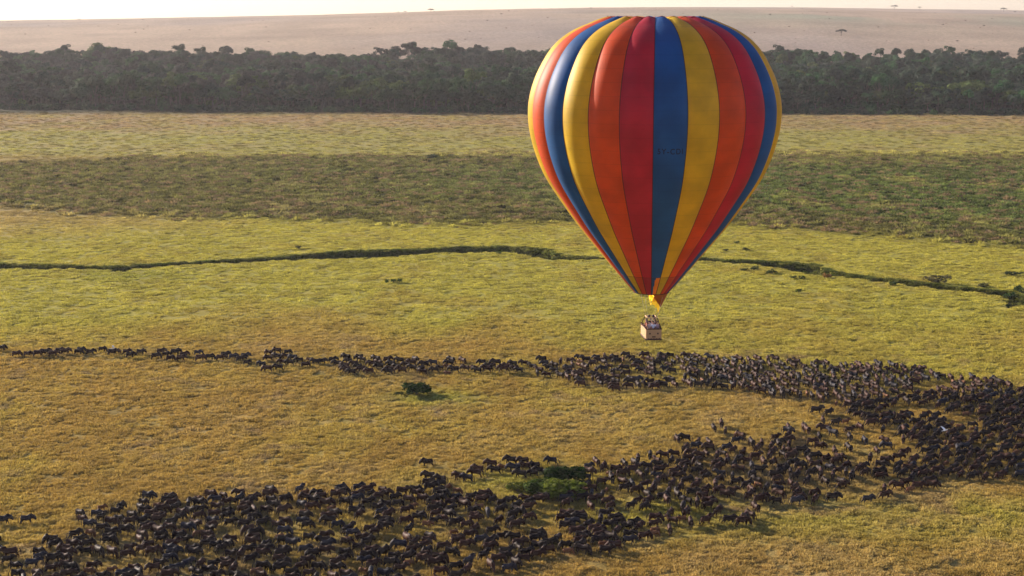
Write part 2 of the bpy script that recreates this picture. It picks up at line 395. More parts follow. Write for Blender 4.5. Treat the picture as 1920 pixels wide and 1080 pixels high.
# resample by arc length and smooth a little
s = np.concatenate([[0], np.cumsum(np.hypot(*np.diff(pz, axis=0).T))]); NP = 120
ss = np.linspace(0, s[-1], NP); pr = np.stack([np.interp(ss, s, pz[:, 0]), np.interp(ss, s, pz[:, 1])], -1)
for _ in range(10):
    q = pr.copy(); q[1:-1] = (pr[:-2] + 2 * pr[1:-1] + pr[2:]) / 4; q[0], q[-1] = pr[0], pr[-1]; pr = q
RB, ZB = pr[:, 0], pr[:, 1]; kb = int(np.argmin(np.abs(ZB - z_at(512, BD)) + (np.arange(NP) < 60) * 99))
kr = int(np.argmin(np.abs(RB - 4.5) + (np.arange(NP) > 40) * 99))
balloon = tag(link(bpy.data.objects.new('hot_air_balloon', None)), 'hot air balloon striped in blue, yellow, orange and crimson gores with wicker basket', 'hot air balloon')
balloon.location = (BX, BD, ZB[-1]); balloon.empty_display_size = 1
PHI0 = R(-5.2)
def env_pt(phi, k, u, extra=0.0):
    """phi = angle of the gore's left seam; u across"""
    phi = phi + PHI0
    a = phi + R(15) * u
    bul = 0.034 * RB[k] * math.sin(math.pi * u) ** 0.8 * (1.0 if k >= kr else 0.35 + 0.0 * k)
    r = RB[k] * (1 - 0.004) + bul + extra
    dz = 0.25 * math.sin(math.pi * u) * max(0, 1 - abs(k - kr) / 6.0)
    return Vector((r * math.sin(a), -r * math.cos(a), ZB[k] - ZB[-1] + dz))
order = ['blue', 'yellow', 'orange', 'crimson']
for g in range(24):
    phi = R(15 * g); cname = {19: 'orange', 18: 'yellow'}.get(g, order[g % 4])      # sunlit left-edge glow painted in: orange gore made yellow, crimson made orange
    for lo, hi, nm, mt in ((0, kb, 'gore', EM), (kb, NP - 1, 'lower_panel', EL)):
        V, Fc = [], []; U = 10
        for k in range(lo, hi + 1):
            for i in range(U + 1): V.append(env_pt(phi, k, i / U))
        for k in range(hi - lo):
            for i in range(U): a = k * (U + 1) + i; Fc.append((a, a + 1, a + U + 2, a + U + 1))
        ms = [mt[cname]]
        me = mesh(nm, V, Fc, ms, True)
        if nm == 'lower_panel' and g == 0:      # light glowing through the blue fabric, painted on as orange
            me.materials.append(env_mat('painted_glow_orange', (.85, .26, .02), 0.3))
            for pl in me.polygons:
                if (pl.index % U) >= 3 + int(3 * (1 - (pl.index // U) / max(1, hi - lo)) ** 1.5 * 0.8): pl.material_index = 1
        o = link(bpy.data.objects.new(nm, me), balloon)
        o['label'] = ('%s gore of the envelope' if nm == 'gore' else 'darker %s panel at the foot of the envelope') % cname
tape = simple('black_load_tape', (.035, .02, .02), 0.7)
for g in range(24):
    V, Fc = [], []; phi = R(15 * g) + PHI0; hw = 0.032
    for k in range(0, NP):
        if RB[k] < 0.3: continue
        r = RB[k] * 0.996 + 0.03; z = ZB[k] - ZB[-1]; da = hw / r
        if RB[k] * 2 * math.pi / 24 < 0.1: continue
        V += [Vector((r * math.sin(phi - da), -r * math.cos(phi - da), z)), Vector((r * math.sin(phi + da), -r * math.cos(phi + da), z))]
    for k in range(len(V) // 2 - 1): Fc.append((2 * k, 2 * k + 1, 2 * k + 3, 2 * k + 2))
    link(bpy.data.objects.new('load_tape', mesh('load_tape', V, Fc, [tape], True)), balloon)
def ring(name, k, mat, r=0.03, off=0.06):
    V = [(0, 0, 0)] * 0; pts = []
    for i in range(97):
        ph = 2 * math.pi * i / 96; u = (ph / R(15)) % 1
        p = env_pt(ph - R(15) * u, k, u, off); pts.append(p)
    V, Fc = tube_geo(pts, r, 5, cap=False); return link(bpy.data.objects.new(name, mesh(name, V, Fc, [mat], True)), balloon)
ring('hem_band', kb, simple('dark_red_webbing', (.16, .03, .015)), 0.016, 0.02)
ring('mouth_ring', NP - 1, tape, 0.035, 0.03)
ring('crown_ring', kr, tape, 0.03, 0.02)
# registration on the front blue gore
def lettering():
    cu = bpy.data.curves.new('reg', 'FONT'); cu.body = '5Y-CDI'; cu.size = 0.74; cu.space_character = 1.25; cu.align_x = 'CENTER'; cu.offset = 0.012
    ob = bpy.data.objects.new('reg', cu); sc.collection.objects.link(ob); dg = bpy.context.evaluated_depsgraph_get()
    me = bpy.data.meshes.new_from_object(ob.evaluated_get(dg), depsgraph=dg); bpy.data.objects.remove(ob)
    bm = bmesh.new(); bm.from_mesh(me); bmesh.ops.subdivide_edges(bm, edges=[e for e in bm.edges if e.calc_length() > .15], cuts=2); bm.to_mesh(me); bm.free()
    zc = z_at(289.5, BD - 12) - ZB[-1]; zs = ZB[::-1] - ZB[-1]; rs = RB[::-1]
    xs = [v.co.x for v in me.vertices]; sx = 2.3 / (max(xs) - min(xs)); cx = (max(xs) + min(xs)) / 2
    for v in me.vertices:
        z = zc + v.co.y; r = float(np.interp(z, zs, rs)); X = 1.55 + (v.co.x - cx) * sx; a = X / r; u = a / R(15)
        a += PHI0; rr = r * .996 + 0.034 * r * max(0.0, math.sin(math.pi * min(max(u, 0), 1))) ** 0.8 + 0.02
        v.co = Vector((rr * math.sin(a), -rr * math.cos(a), z))
    me.materials.clear(); me.materials.append(simple('navy_lettering', (.006, .018, .06), 0.6)); me.name = 'registration_letters'
    link(bpy.data.objects.new('registration_letters', me), balloon)
lettering()
# scoop: a pointed flap hanging from the right half of the mouth
rm = RB[-1]; AP = Vector((0.93, -0.35, z_at(575, BD) - ZB[-1]))
V, Fc = [], []; n = 24; rows = 8
for j in range(rows + 1):
    for i in range(n + 1):
        a = R(2) + R(208) * i / n; p = Vector((rm * math.sin(a), -rm * math.cos(a), -0.02)); t = j / rows
        q = p.lerp(AP, t); q.z = p.z + (AP.z - p.z) * t ** 1.05; V.append(q)
for j in range(rows):
    for i in range(n): a = j * (n + 1) + i; Fc.append((a, a + 1, a + n + 2, a + n + 1))
link(bpy.data.objects.new('scoop', mesh('scoop', V, Fc, [env_mat('scoop_orange_fabric', (.32, .085, .008), 0.12)], True)), balloon)
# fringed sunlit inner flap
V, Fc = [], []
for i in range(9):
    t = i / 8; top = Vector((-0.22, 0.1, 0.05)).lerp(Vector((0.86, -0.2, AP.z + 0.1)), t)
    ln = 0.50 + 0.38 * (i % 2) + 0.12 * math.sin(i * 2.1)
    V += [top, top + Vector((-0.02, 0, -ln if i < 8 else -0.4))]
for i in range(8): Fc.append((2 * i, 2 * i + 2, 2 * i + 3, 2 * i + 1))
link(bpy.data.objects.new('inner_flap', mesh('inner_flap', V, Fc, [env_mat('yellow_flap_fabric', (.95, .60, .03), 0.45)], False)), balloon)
# burner flame
def flame():
    m, N, L, p = material('flame'); em = N.new('ShaderNodeEmission'); em.inputs[0].default_value = (1, .50, .04, 1); em.inputs[1].default_value = 1.3
    tr = N.new('ShaderNodeBsdfTransparent'); mx = N.new('ShaderNodeMixShader'); n = noise_node(N, L, 2.5)
    r = ramp(N, L, n.outputs[0], [(0.45, (0, 0, 0)), (0.6, (1, 1, 1))]); L.new(r.outputs[0], mx.inputs[0])
    L.new(tr.outputs[0], mx.inputs[1]); L.new(em.outputs[0], mx.inputs[2]); L.new(mx.outputs[0], N['Material Output'].inputs[0])
    V, Fc = tube_geo([(-.02, 0, -1.35), (-0.02, 0, -1.15), (0.0, 0, -.8), (0.05, 0, -0.4), (0.1, 0, 0.3), (0.1, 0, 1.0), (0.1, 0, 1.7)], [0.03, .10, .2, .28, .28, .16, .03], 10)
    link(bpy.data.objects.new('burner_flame', mesh('burner_flame', V, Fc, [m], True)), balloon)
flame()
# basket, in the balloon's frame (origin = mouth centre)
zr = z_at(612, BD) - ZB[-1]; zb = zr - 1.10; BW, BL = 1.5, 2.9
bk = link(bpy.data.objects.new('basket', None), balloon); bk.location = (0.04, 0, 0); bk.rotation_euler = (0, 0, R(6))
def wick():
    m, N, L, p = material('wicker', 0.75, 0.2); wv = N.new('ShaderNodeTexWave'); wv.bands_direction = 'Z'; wv.inputs['Scale'].default_value = 9; wv.inputs['Distortion'].default_value = 1.5
    tc = N.new('ShaderNodeTexCoord'); L.new(tc.outputs['Object'], wv.inputs[0])
    r = ramp(N, L, wv.outputs[0], [(0.2, (.40, .235, .12)), (0.8, (.60, .385, .21))]); L.new(r.outputs[0], p.inputs[0])
    b = N.new('ShaderNodeBump'); b.inputs['Strength'].default_value = 0.5; b.inputs['Distance'].default_value = 0.02; L.new(wv.outputs[0], b.inputs['Height']); L.new(b.outputs[0], p.inputs['Normal']); return m
WK = wick(); LEA = simple('dark_brown_leather', (.055, .022, .02), 0.5, scale=9)
for nm, c, s_ in (('front_wall', (0, -BL / 2, 0), (BW, .08, 1.12)), ('back_wall', (0, BL / 2, 0), (BW, .08, 1.12)), ('side_wall', (-BW / 2, 0, 0), (.08, BL - .08, 1.12)), ('side_wall', (BW / 2, 0, 0), (.08, BL - .08, 1.12)), ('basket_floor', (0, 0, -.52), (BW - .09, BL - .09, .06))):
    link(bpy.data.objects.new(nm, bev_box(nm, (c[0], c[1], zb + .56 + c[2]), s_, WK, .015)), bk)
def frame_ring(nm, z, r, ex=0.0):
    a, b = BW / 2 + ex, BL / 2 + ex; V, Fc = [], []
    c = [(-a, -b), (a, -b), (a, b), (-a, b)]
    for i in range(4): tube_geo([(*c[i], z), (*c[(i + 1) % 4], z)], r, 8, V, Fc)
    link(bpy.data.objects.new(nm, mesh(nm, V, Fc, [LEA], True)), bk)
frame_ring('padded_rim', zr, .055); frame_ring('bottom_runner', zb + .05, .075, .02)
for i in range(5):                                  # scalloped hide along the foot of the near wall
    x = -.56 + .28 * i
    V, Fc = [], []; n = 8
    V.append((x, -BL / 2 - .055, zb + .05))
    for k in range(n + 1):
        a = math.pi * k / n; V.append((x + .14 * math.cos(a), -BL / 2 - .055, zb + .08 + .10 * math.sin(a)))
    V += [(v[0], v[1] + .012, v[2]) for v in V[:]]; q = n + 2
    for k in range(n): Fc += [(0, k + 1, k + 2), (q, q + k + 2, q + k + 1), (k + 1, q + k + 1, q + k + 2, k + 2)]
    link(bpy.data.objects.new('hide_scallop', mesh('hide_scallop', V, Fc, [LEA])), bk)
for x, z in ((-.40, .66), (.40, .66)):
    link(bpy.data.objects.new('step_hole', bev_box('step_hole', (x, -BL / 2 - .045, zb + z), (.15, .02, .16), LEA, .005)), bk)
V, Fc = [], []
for sx in (-1, 1):
    b = len(V)
    for y in (-BL / 2 - .06, -BL / 2 - .042):
        V += [(0, y, zb + .37), (sx * .16, y, zb + .41), (sx * .16, y, zb + .25), (0, y, zb + .29)]
    Fc += [(b, b + 1, b + 2, b + 3), (b + 4, b + 7, b + 6, b + 5), (b, b + 4, b + 5, b + 1), (b + 1, b + 5, b + 6, b + 2), (b + 2, b + 6, b + 7, b + 3)]
link(bpy.data.objects.new('emblem_patch', mesh('emblem_patch', V, Fc, [LEA])), bk)
zf = z_at(594, BD) - ZB[-1]
TAN = simple('tan_padded_sleeve', (.62, .40, .26), .7); DK = simple('dark_upright_sleeve', (.06, .025, .02), .7)
fc_ = [(-.48, -.6), (.48, -.6), (.48, .6), (-.48, .6)]; bc = [(-BW / 2, -BL / 2), (BW / 2, -BL / 2), (BW / 2, BL / 2), (-BW / 2, BL / 2)]
for (a, b) in zip(fc_, bc):
    V, Fc = tube_geo([(*b, zr), (*a, zf)], .045, 8); link(bpy.data.objects.new('upright', mesh('upright', V, Fc, [DK], True)), bk)
V, Fc = [], []
for i in range(4): tube_geo([(*fc_[i], zf), (*fc_[(i + 1) % 4], zf)], .05, 8, V, Fc)
link(bpy.data.objects.new('burner_frame', mesh('burner_frame', V, Fc, [TAN], True)), bk)
STL = simple('burner_steel', (.05, .035, .03), .5, metal=.3)
for x in (-.22, .22):
    V, Fc = tube_geo([(x, 0, zf - .15), (x, 0, zf + .02), (x, 0, zf + .18), (x, 0, zf + .22)], [.09, .12, .12, .08], 12)
    link(bpy.data.objects.new('burner', mesh('burner', V, Fc, [STL], True)), bk)
WIRE = simple('steel_wire', (.55, .5, .42), .4)
for i, (a, b) in enumerate(fc_):
    ph = math.atan2(b, a)
    V, Fc = tube_geo([(a, b, zf), (rm * .97 * math.cos(ph) * .9, rm * .97 * math.sin(ph), 0.0)], .013, 5); link(bpy.data.objects.new('suspension_cable', mesh('suspension_cable', V, Fc, [WIRE], True)), bk)
# crown line slung down the right side
P = []
for t in np.linspace(0, 1, 20):
    px = 1372 - 92 * t - 14 * math.sin(math.pi * t); py = 414 + 112 * t + 6 * math.sin(math.pi * t)
    P.append(((px - 1226) / F * 158, 0.3, z_at(py, BD) - ZB[-1]))
P.append((rm + .2, 0.2, z_at(552, BD) - ZB[-1])); P.append((0.5, 0, zf))
V, Fc = tube_geo(P, .014, 5); link(bpy.data.objects.new('crown_line', mesh('crown_line', V, Fc, [simple('dark_green_rope', (.10, .10, .05))], True)), balloon)

# ------------------------------------------------------------------ people in the basket
SKIN = [simple('skin_light', (.50, .28, .19), .6, .1), simple('skin_brown', (.12, .055, .03), .6, .1)]
def person(x, y, face, shirt, hairc, label, skin=0, hat=None, arm=None, tall=1.0):
    M = bk.matrix_world if False else Matrix.Translation(Vector((BX + 0.04, BD, ZB[-1]))) @ Matrix.Rotation(R(6), 4, 'Z')
    base = M @ Vector((x, y, zb + .07))
    ax, ay, az = arm or (.12, .42, 1.12)
    J = [(0, 0, .95, .15), (0, 0, 1.15, .145), (0, 0, 1.38, .16), (0, 0, 1.5, .065), (0.01, 0, 1.58, .085), (0.015, 0, 1.69, .085),
         (0, .19, 1.42, .06), (.06, .27, 1.18, .045), (ax + .1, .26, az - .05, .033), (ax + .2, .24, az, .035),
         (0, -.19, 1.42, .06), (.06, -.27, 1.18, .045), (.24, -.24, 1.08, .033), (.33, -.22, 1.1, .035),
         (0, .1, .85, .09), (.03, .11, .48, .065), (0, .11, .1, .045), (.12, .12, .05, .04),
         (0, -.1, .85, .09), (.03, -.11, .48, .065), (0, -.11, .1, .045), (.12, -.12, .05, .04)]
    E = [(0, 1), (1, 2), (2, 3), (3, 4), (4, 5), (2, 6), (6, 7), (7, 8), (8, 9), (2, 10), (10, 11), (11, 12), (12, 13), (0, 14), (14, 15), (15, 16), (16, 17), (0, 18), (18, 19), (19, 20), (20, 21)]
    body = link(bpy.data.objects.new('person', skin_mesh('person_body', J, E, [SKIN[skin]])))
    body.location = base; body.rotation_euler = (0, 0, R(face)); body.scale = (tall,) * 3
    tag(body, label, 'person', 'people riding in the balloon basket')
    K = [(0, 0, 1.0, .175), (0, 0, 1.2, .168), (0, 0, 1.39, .18), (0, 0, 1.47, .10), (0, .19, 1.43, .078), (.05, .26, 1.22, .062), (0, -.19, 1.43, .078), (.05, -.26, 1.22, .062)]
    s_ = link(bpy.data.objects.new('shirt', skin_mesh('shirt', K, [(0, 1), (1, 2), (2, 3), (2, 4), (4, 5), (2, 6), (6, 7)], [simple('shirt_cloth', shirt, .85, .12)])), body)
    T = [(0, 0, .97, .165), (0, .1, .85, .11), (.03, .11, .48, .085), (0, .11, .14, .07), (0, -.1, .85, .11), (.03, -.11, .48, .085), (0, -.11, .14, .07)]
    link(bpy.data.objects.new('trousers', skin_mesh('trousers', T, [(0, 1), (1, 2), (2, 3), (0, 4), (4, 5), (5, 6)], [simple('trouser_cloth', (.12, .10, .07), .85, .1)])), body)
    bm = bmesh.new(); bmesh.ops.create_uvsphere(bm, u_segments=12, v_segments=8, radius=.098)
    bmesh.ops.delete(bm, geom=[v for v in bm.verts if v.co.z < -.02 and v.co.x > -.02], context='VERTS')
    bmesh.ops.translate(bm, vec=(-.01, 0, 1.70), verts=bm.verts); me = bpy.data.meshes.new('hair'); bm.to_mesh(me); bm.free()
    me.materials.append(simple('hair_colour', hairc, .6)); link(bpy.data.objects.new('hair', me), body)
    bm = bmesh.new(); bmesh.ops.create_cone(bm, segments=6, radius1=.018, radius2=.006, depth=.05, cap_ends=True); bmesh.ops.translate(bm, vec=(.095, 0, 1.64), verts=bm.verts)
    me = bpy.data.meshes.new('nose'); bm.to_mesh(me); bm.free(); me.materials.append(SKIN[skin]); link(bpy.data.objects.new('nose', me), body)
    if hat:
        V, Fc = tube_geo([(0, 0, 1.745), (0, 0, 1.76), (0, 0, 1.765), (0, 0, 1.85), (0, 0, 1.86)], [.19, .19, .11, .10, .05], 14)
        link(bpy.data.objects.new('hat', mesh('hat', V, Fc, [simple('hat_cloth', hat, .85)])), body)
    return body
person(-.42, -1.02, -80, (.62, .45, .42), (.05, .03, .02), 'person in a pinkish shirt at the near left corner of the basket', 0)
person(.0, -1.08, -95, (.75, .76, .85), (.03, .03, .03), 'person in a pale blue-white shirt at the middle of the near basket rim', 0)
person(.44, -1.0, -70, (.60, .38, .40), (.10, .05, .02), 'person in a rosy shirt at the near right corner of the basket', 0)
cm = person(-.5, -.35, 175, (.55, .16, .09), (.02, .02, .02), 'person in a rust red shirt leaning out over the left rim', 1, arm=(.38, 0, 1.36))
person(.42, -.3, -40, (.10, .04, .04), (.03, .02, .02), 'person in dark maroon behind the near right rider', 1)
person(0, -.42, -90, (.45, .40, .42), (.25, .14, .06), 'person in a grey shirt in the centre behind the front row', 0, hat=(.5, .42, .3))
person(-.45, .45, 160, (.60, .34, .16), (.08, .05, .03), 'person in a tan jacket along the left rim further back', 0)
person(.0, .35, -90, (.09, .05, .05), (.02, .02, .02), 'person in dark clothes standing under the burners', 1, tall=1.06)
person(.42, .5, 10, (.30, .26, .22), (.10, .06, .03), 'person in a brown jacket along the right rim further back', 0)

# ------------------------------------------------------------------ wildebeest
HIDE = tinted('wildebeest_hide', 0.6, 0, 0.35, 2.5, spec=0.12)
BLK = simple('black_hair', (.012, .009, .010), .7); HORN = simple('dark_horn', (.05, .04, .035), .35)
def gnu(stride=0.0, head=0.0, turn=0.0, rise=0.0):
    """head: -1 grazing, 0 carried at shoulder height, 1 raised; stride 0..1 walking to running; the animal faces +X"""
    s1, s2 = stride * .34, -stride * .30
    hx, hz = {-1: (.98, .62), 0: (1.0, .98), 1: (.96, 1.26)}[head]
    mx, mz = {-1: (1.12, .16), 0: (1.18, .55), 1: (1.24, .92)}[head]
    nx, nz = {-1: (.82, .90), 0: (.78, 1.10), 1: (.76, 1.22)}[head]
    ty = math.sin(turn); zz = rise
    J = [(-.22, 0, .91 + zz, .42), (.14, 0, .92 + zz, .48), (.42, 0, .98 + zz, .54), (.62, .02 * ty, 1.08 + zz, .43), (nx, .10 * ty, nz + zz - .03, .31), (hx, .26 * ty, hz + zz, .24), ((hx + mx) / 2, .34 * ty, (hz + mz) / 2 + zz, .17), (mx, .42 * ty, mz + zz, .15),
         (-.52, 0, .92 + zz, .39), (-.74, 0, .90 + zz, .28)]
    E = [(0, 1), (1, 2), (2, 3), (3, 4), (4, 5), (5, 6), (6, 7), (0, 8), (8, 9)]
    for sg, a in ((1, s1), (-1, s2)):
        b = len(J)
        J += [(.46, sg * .19, .76 + zz, .17), (.47 + a * .5, sg * .18, .44 + zz * .5, .075), (.47 + a * 1.0 - .05 * stride * (a < 0), sg * .18, .12, .036), (.51 + a * 1.02, sg * .18, .035, .042)]
        E += [(2, b), (b, b + 1), (b + 1, b + 2), (b + 2, b + 3)]
    for sg, a in ((1, s2), (-1, s1)):
        b = len(J)
        J += [(-.60, sg * .17, .78 + zz, .21), (-.54 + a * .4, sg * .17, .58 + zz, .13), (-.74 + a * .8, sg * .17, .36, .065), (-.70 + a * 1.0, sg * .17, .10, .034), (-.66 + a * 1.0, sg * .17, .035, .042)]
        E += [(8, b), (b, b + 1), (b + 1, b + 2), (b + 2, b + 3), (b + 3, b + 4)]
    body = skin_mesh('wildebeest_body', J, E, [HIDE], level=1, squash=0.80)
    # horns: out, down, then up
    hb = Vector((hx, .26 * ty * .82, hz + zz + .09)); V, Fc = [], []
    for sg in (-1, 1):
        tube_geo([hb + Vector(p) for p in ((0, 0, 0), (.02, sg * .14, .02), (.03, sg * .26, -.02), (.02, sg * .32, .08), (0, sg * .25, .19))], [.05, .045, .035, .025, .008], 5, V, Fc)
    horns = mesh('horns', V, Fc, [HORN], True)
    # ears
    V2, F2 = [], []
    # mane along the neck with the beard under the throat
    top = [(.40, 0, 1.36 + zz), (.60, .02 * ty, 1.40 + zz), (nx - .02, .09 * ty, nz + zz + .17), (hx - .04, .2 * ty, hz + zz + .12)]
    tube_geo(top, [.06, .10, .09, .05], 5, V2, F2)
    bot = [(.66, .02 * ty, .98 + zz), (nx + .02, .1 * ty, nz + zz - .22), (hx - .02, .22 * ty, hz + zz - .2), ((hx + mx) / 2 - .05, .28 * ty, (hz + mz) / 2 + zz - .1)]
    tube_geo(bot, [.10, .13, .11, .05], 5, V2, F2)
    mane = mesh('mane', V2, F2, [BLK], True)
    sw = .25 * stride
    V, Fc = tube_geo([(-.86, 0, 1.07 + zz), (-.96 - sw * .3, 0, .95 + zz), (-.97 - sw, .02, .65 + zz * .6 + sw * .4), (-.94 - sw * 1.3, .02, .38 + sw * .7), (-.92 - sw * 1.5, .0, .25 + sw)], [.03, .035, .05, .055, .01], 5)
    tail = mesh('tail', V, Fc, [BLK], True)
    return body, horns, mane, tail
POSES = [dict(stride=.25, head=0), dict(stride=.55, head=0, turn=.5), dict(stride=.15, head=-1), dict(stride=.9, head=0, rise=.04), dict(stride=.3, head=1), dict(stride=.45, head=-1, turn=-.6), dict(stride=.7, head=1, turn=.5)]
GNU = [gnu(**p) for p in POSES]
PNAME = ['walking', 'striding', 'grazing', 'cantering', 'watchful', 'sniffing', 'trotting']
def joined(parts, name):
    bm = bmesh.new(); mats = []
    for me in parts:
        b = len(bm.faces); bm.from_mesh(me); bm.faces.ensure_lookup_table(); mats.append(me.materials[0])
        for f in bm.faces[b:]: f.material_index = len(mats) - 1
    out = bpy.data.meshes.new(name); bm.to_mesh(out); bm.free()
    for m in mats: out.materials.append(m)
    return out
gnu_col = source_set('herd_source', [joined(g, 'herd_member') for g in GNU])

def inside(px, py, poly):
    r = np.zeros(px.shape, bool); n = len(poly)
    for i in range(n):
        x0, y0 = poly[i]; x1, y1 = poly[(i + 1) % n]
        c = ((y0 > py) != (y1 > py)) & (px < (x1 - x0) * (py - y0) / ((y1 - y0) if y1 != y0 else 1e-9) + x0); r ^= c
    return r
# (name, outline surveyed on the photograph, spacing, heading in degrees from +X, spread, poses)
REG = [
 ('near', [(-60, 1018), (0, 1012), (30, 1012), (60, 1018), (90, 1020), (130, 1010), (150, 985), (150, 970), (175, 970), (190, 956), (250, 952), (268, 938), (300, 940), (345, 935), (430, 932), (500, 926), (545, 922), (600, 933), (640, 922), (660, 918), (705, 920), (735, 912), (795, 914), (800, 900), (845, 908), (855, 897), (890, 900), (905, 918), (880, 932), (945, 936), (1020, 937), (1055, 940), (1088, 932), (1100, 950), (1110, 972), (1172, 968), (1235, 980), (1237, 998), (1213, 1022), (1190, 1040), (1100, 1050), (1055, 1056), (1000, 1070), (920, 1075), (865, 1085), (840, 1110), (-60, 1110)], 1.12, 6, 28, (0, 0, 1, 2, 2, 5, 4)),
 ('middle', [(1095, 880), (1122, 875), (1150, 888), (1190, 868), (1265, 858), (1320, 836), (1400, 855), (1440, 842), (1476, 815), (1500, 850), (1560, 870), (1600, 885), (1600, 905), (1560, 925), (1490, 945), (1440, 935), (1432, 960), (1400, 990), (1300, 992), (1235, 985), (1172, 968), (1120, 975), (1100, 950), (1095, 920)], 1.2, 55, 45, (0, 1, 2, 4, 5, 0)),
 ('rightlow', [(1560, 925), (1600, 885), (1680, 865), (1720, 850), (1715, 832), (1655, 800), (1600, 783), (1577, 765), (1640, 760), (1720, 745), (1800, 745), (1900, 740), (1980, 745), (1980, 890), (1900, 905), (1840, 905), (1800, 920), (1700, 928), (1640, 948), (1600, 948)], 1.14, 22, 22, (0, 3, 1, 3, 0)),
 ('rightmid', [(1530, 800), (1560, 790), (1640, 800), (1710, 830), (1700, 865), (1620, 880), (1560, 870), (1500, 850)], 1.75, 30, 50, (0, 1, 2, 5)),
 ('upper', [(1280, 672), (1333, 675), (1423, 677), (1510, 680), (1587, 688), (1640, 688), (1710, 692), (1760, 710), (1820, 715), (1870, 722), (1920, 745), (1980, 745), (1900, 752), (1720, 760), (1600, 770), (1573, 765), (1543, 757), (1513, 750), (1433, 745), (1380, 735), (1280, 728)], 1.1, 112, 26, (4, 4, 0, 6, 1)),
 ('upperleft', [(1040, 685), (1080, 672), (1280, 671), (1280, 730), (1175, 735), (1140, 730), (1100, 728), (1060, 718), (1000, 705), (985, 690)], 1.3, 150, 30, (3, 0, 1, 4, 3)),
 ('row', [(636, 686), (640, 676), (720, 680), (800, 680), (880, 682), (985, 685), (985, 703), (880, 702), (700, 706), (640, 706)], 1.35, 170, 20, (3, 1, 0, 3)),
]
HOLES = [(672, 985, 34, 13), (1596, 866, 18, 11), (1772, 788, 14, 8), (1866, 838, 14, 12), (1010, 912, 75, 26), (560, 1022, 16, 8), (350, 985, 14, 7), (1710, 862, 11, 9), (115, 1010, 18, 10), (820, 1000, 20, 6), (1190, 905, 14, 8)]
ax_, ay_, ah_, ap_, ar_ = [], [], [], [], []
def try_add(x, y, h, p, reg, sp):
    if ax_:
        X, Y = np.array(ax_), np.array(ay_); dx, dy = X - x, Y - y; c, s_ = math.cos(h), math.sin(h)
        u, v = dx * c + dy * s_, -dx * s_ + dy * c
        if np.any((u / (2.05 * sp)) ** 2 + (v / (1.12 * sp)) ** 2 < 1): return False
    ax_.append(x); ay_.append(y); ah_.append(h); ap_.append(p); ar_.append(reg); return True
SING = []
for q in [(92, 318), (155, 320), (215, 318), (258, 308), (300, 320), (335, 298), (368, 303), (455, 290), (440, 303), (508, 305), (575, 285), (632, 305), (655, 293), (712, 298), (732, 320), (790, 302), (875, 325), (905, 296), (932, 310), (957, 334), (985, 300), (1017, 336), (1034, 312), (1112, 303), (1125, 337), (1180, 330), (1240, 337), (1265, 318), (1310, 330), (1352, 343), (1388, 361), (1378, 326)]: SING.append((q[0] / 3, q[1] / 3 + 566, 5, 'string'))
for q in [(1510, 305), (1560, 296), (1617, 303), (1512, 337), (1560, 330), (1608, 325), (1650, 337), (1685, 347), (1590, 357), (1632, 362), (1475, 372), (1505, 397), (1568, 386), (1715, 372), (1745, 343), (1775, 355), (1812, 352), (1870, 345), (1897, 368)]: SING.append((q[0] / 3, q[1] / 3 + 566, 170 if random.random() < .6 else 10, 'knot'))
for q in [(770, 960), (755, 985), (845, 930), (865, 965), (912, 945), (955, 910), (975, 955), (1025, 915), (1035, 938), (1090, 935), (1110, 965), (1010, 990), (1080, 987), (1183, 915), (1175, 975), (495, 1000), (560, 1015), (665, 1000), (710, 1008)]: SING.append((640 + q[0] / 3, q[1] / 3 + 567, 165, 'island'))
for q in [(15, 790), (85, 815), (218, 708), (240, 748), (175, 732), (300, 797), (325, 775), (388, 822), (445, 815), (520, 780), (595, 735), (680, 730), (700, 748), (590, 797), (540, 827), (497, 838), (790, 687), (768, 785), (797, 735), (845, 765)]: SING.append((1280 + q[0] / 3, q[1] / 3 + 567, random.choice((80, 95, 20, 150)), 'scattered'))
for q in [(750, 632), (820, 643), (860, 702), (915, 690), (1060, 700), (935, 738)]: SING.append((1280 + q[0] / 3, q[1] / 3 + 567, 20, 'scattered'))
for q in [(1240, 20), (1305, 15), (1395, 50), (945, 170), (1035, 135), (845, 200), (1140, 135), (1220, 130), (1350, 120), (1410, 140), (1016, 220), (1100, 205), (1480, 45), (1480, 85)]: SING.append((960 + q[0] / 4, q[1] / 4 + 827, random.choice((160, 100, 185)), 'scattered'))
for q in [(58, 580, 170), (188, 585, 0), (315, 575, 70), (435, 560, 10)]: SING.append((1440 + q[0] / 3.6, q[1] / 3.6 + 787, q[2], 'lone_edge'))
SING += [(802, 873, 180, 'lone_mid'), (50, 981, 5, 'lone_left'), (6, 984, 5, 'lone_leftedge'), (1256, 1003, 85, 'lone_front'), (1017, 679, 172, 'outrider'), (1087, 674, 172, 'outrider2'), (3, 660, 0, 'string'),
         (1090, 726, 170, 'upperleft'), (1154, 735, 175, 'upperleft'), (1783, 716, 95, 'upper'), (1803, 718, 95, 'upper'), (1870, 724, 95, 'upper'), (1892, 734, 95, 'upper'), (1005, 921, 180, 'bushside'), (1018, 917, 185, 'bushside'),
         (1095, 925, 180, 'near'), (1110, 922, 175, 'near')]
for px, py, h, reg in SING:
    x, y = to_ground(px, py)
    pose = random.choice({'string': (0, 0, 1, 2), 'outrider': (3,), 'outrider2': (3,), 'scattered': (0, 1, 2, 4), 'knot': (0, 1, 2)}.get(reg, (0, 0, 1)))
    try_add(x, y, R(h + random.gauss(0, 9)), pose, reg, .35)
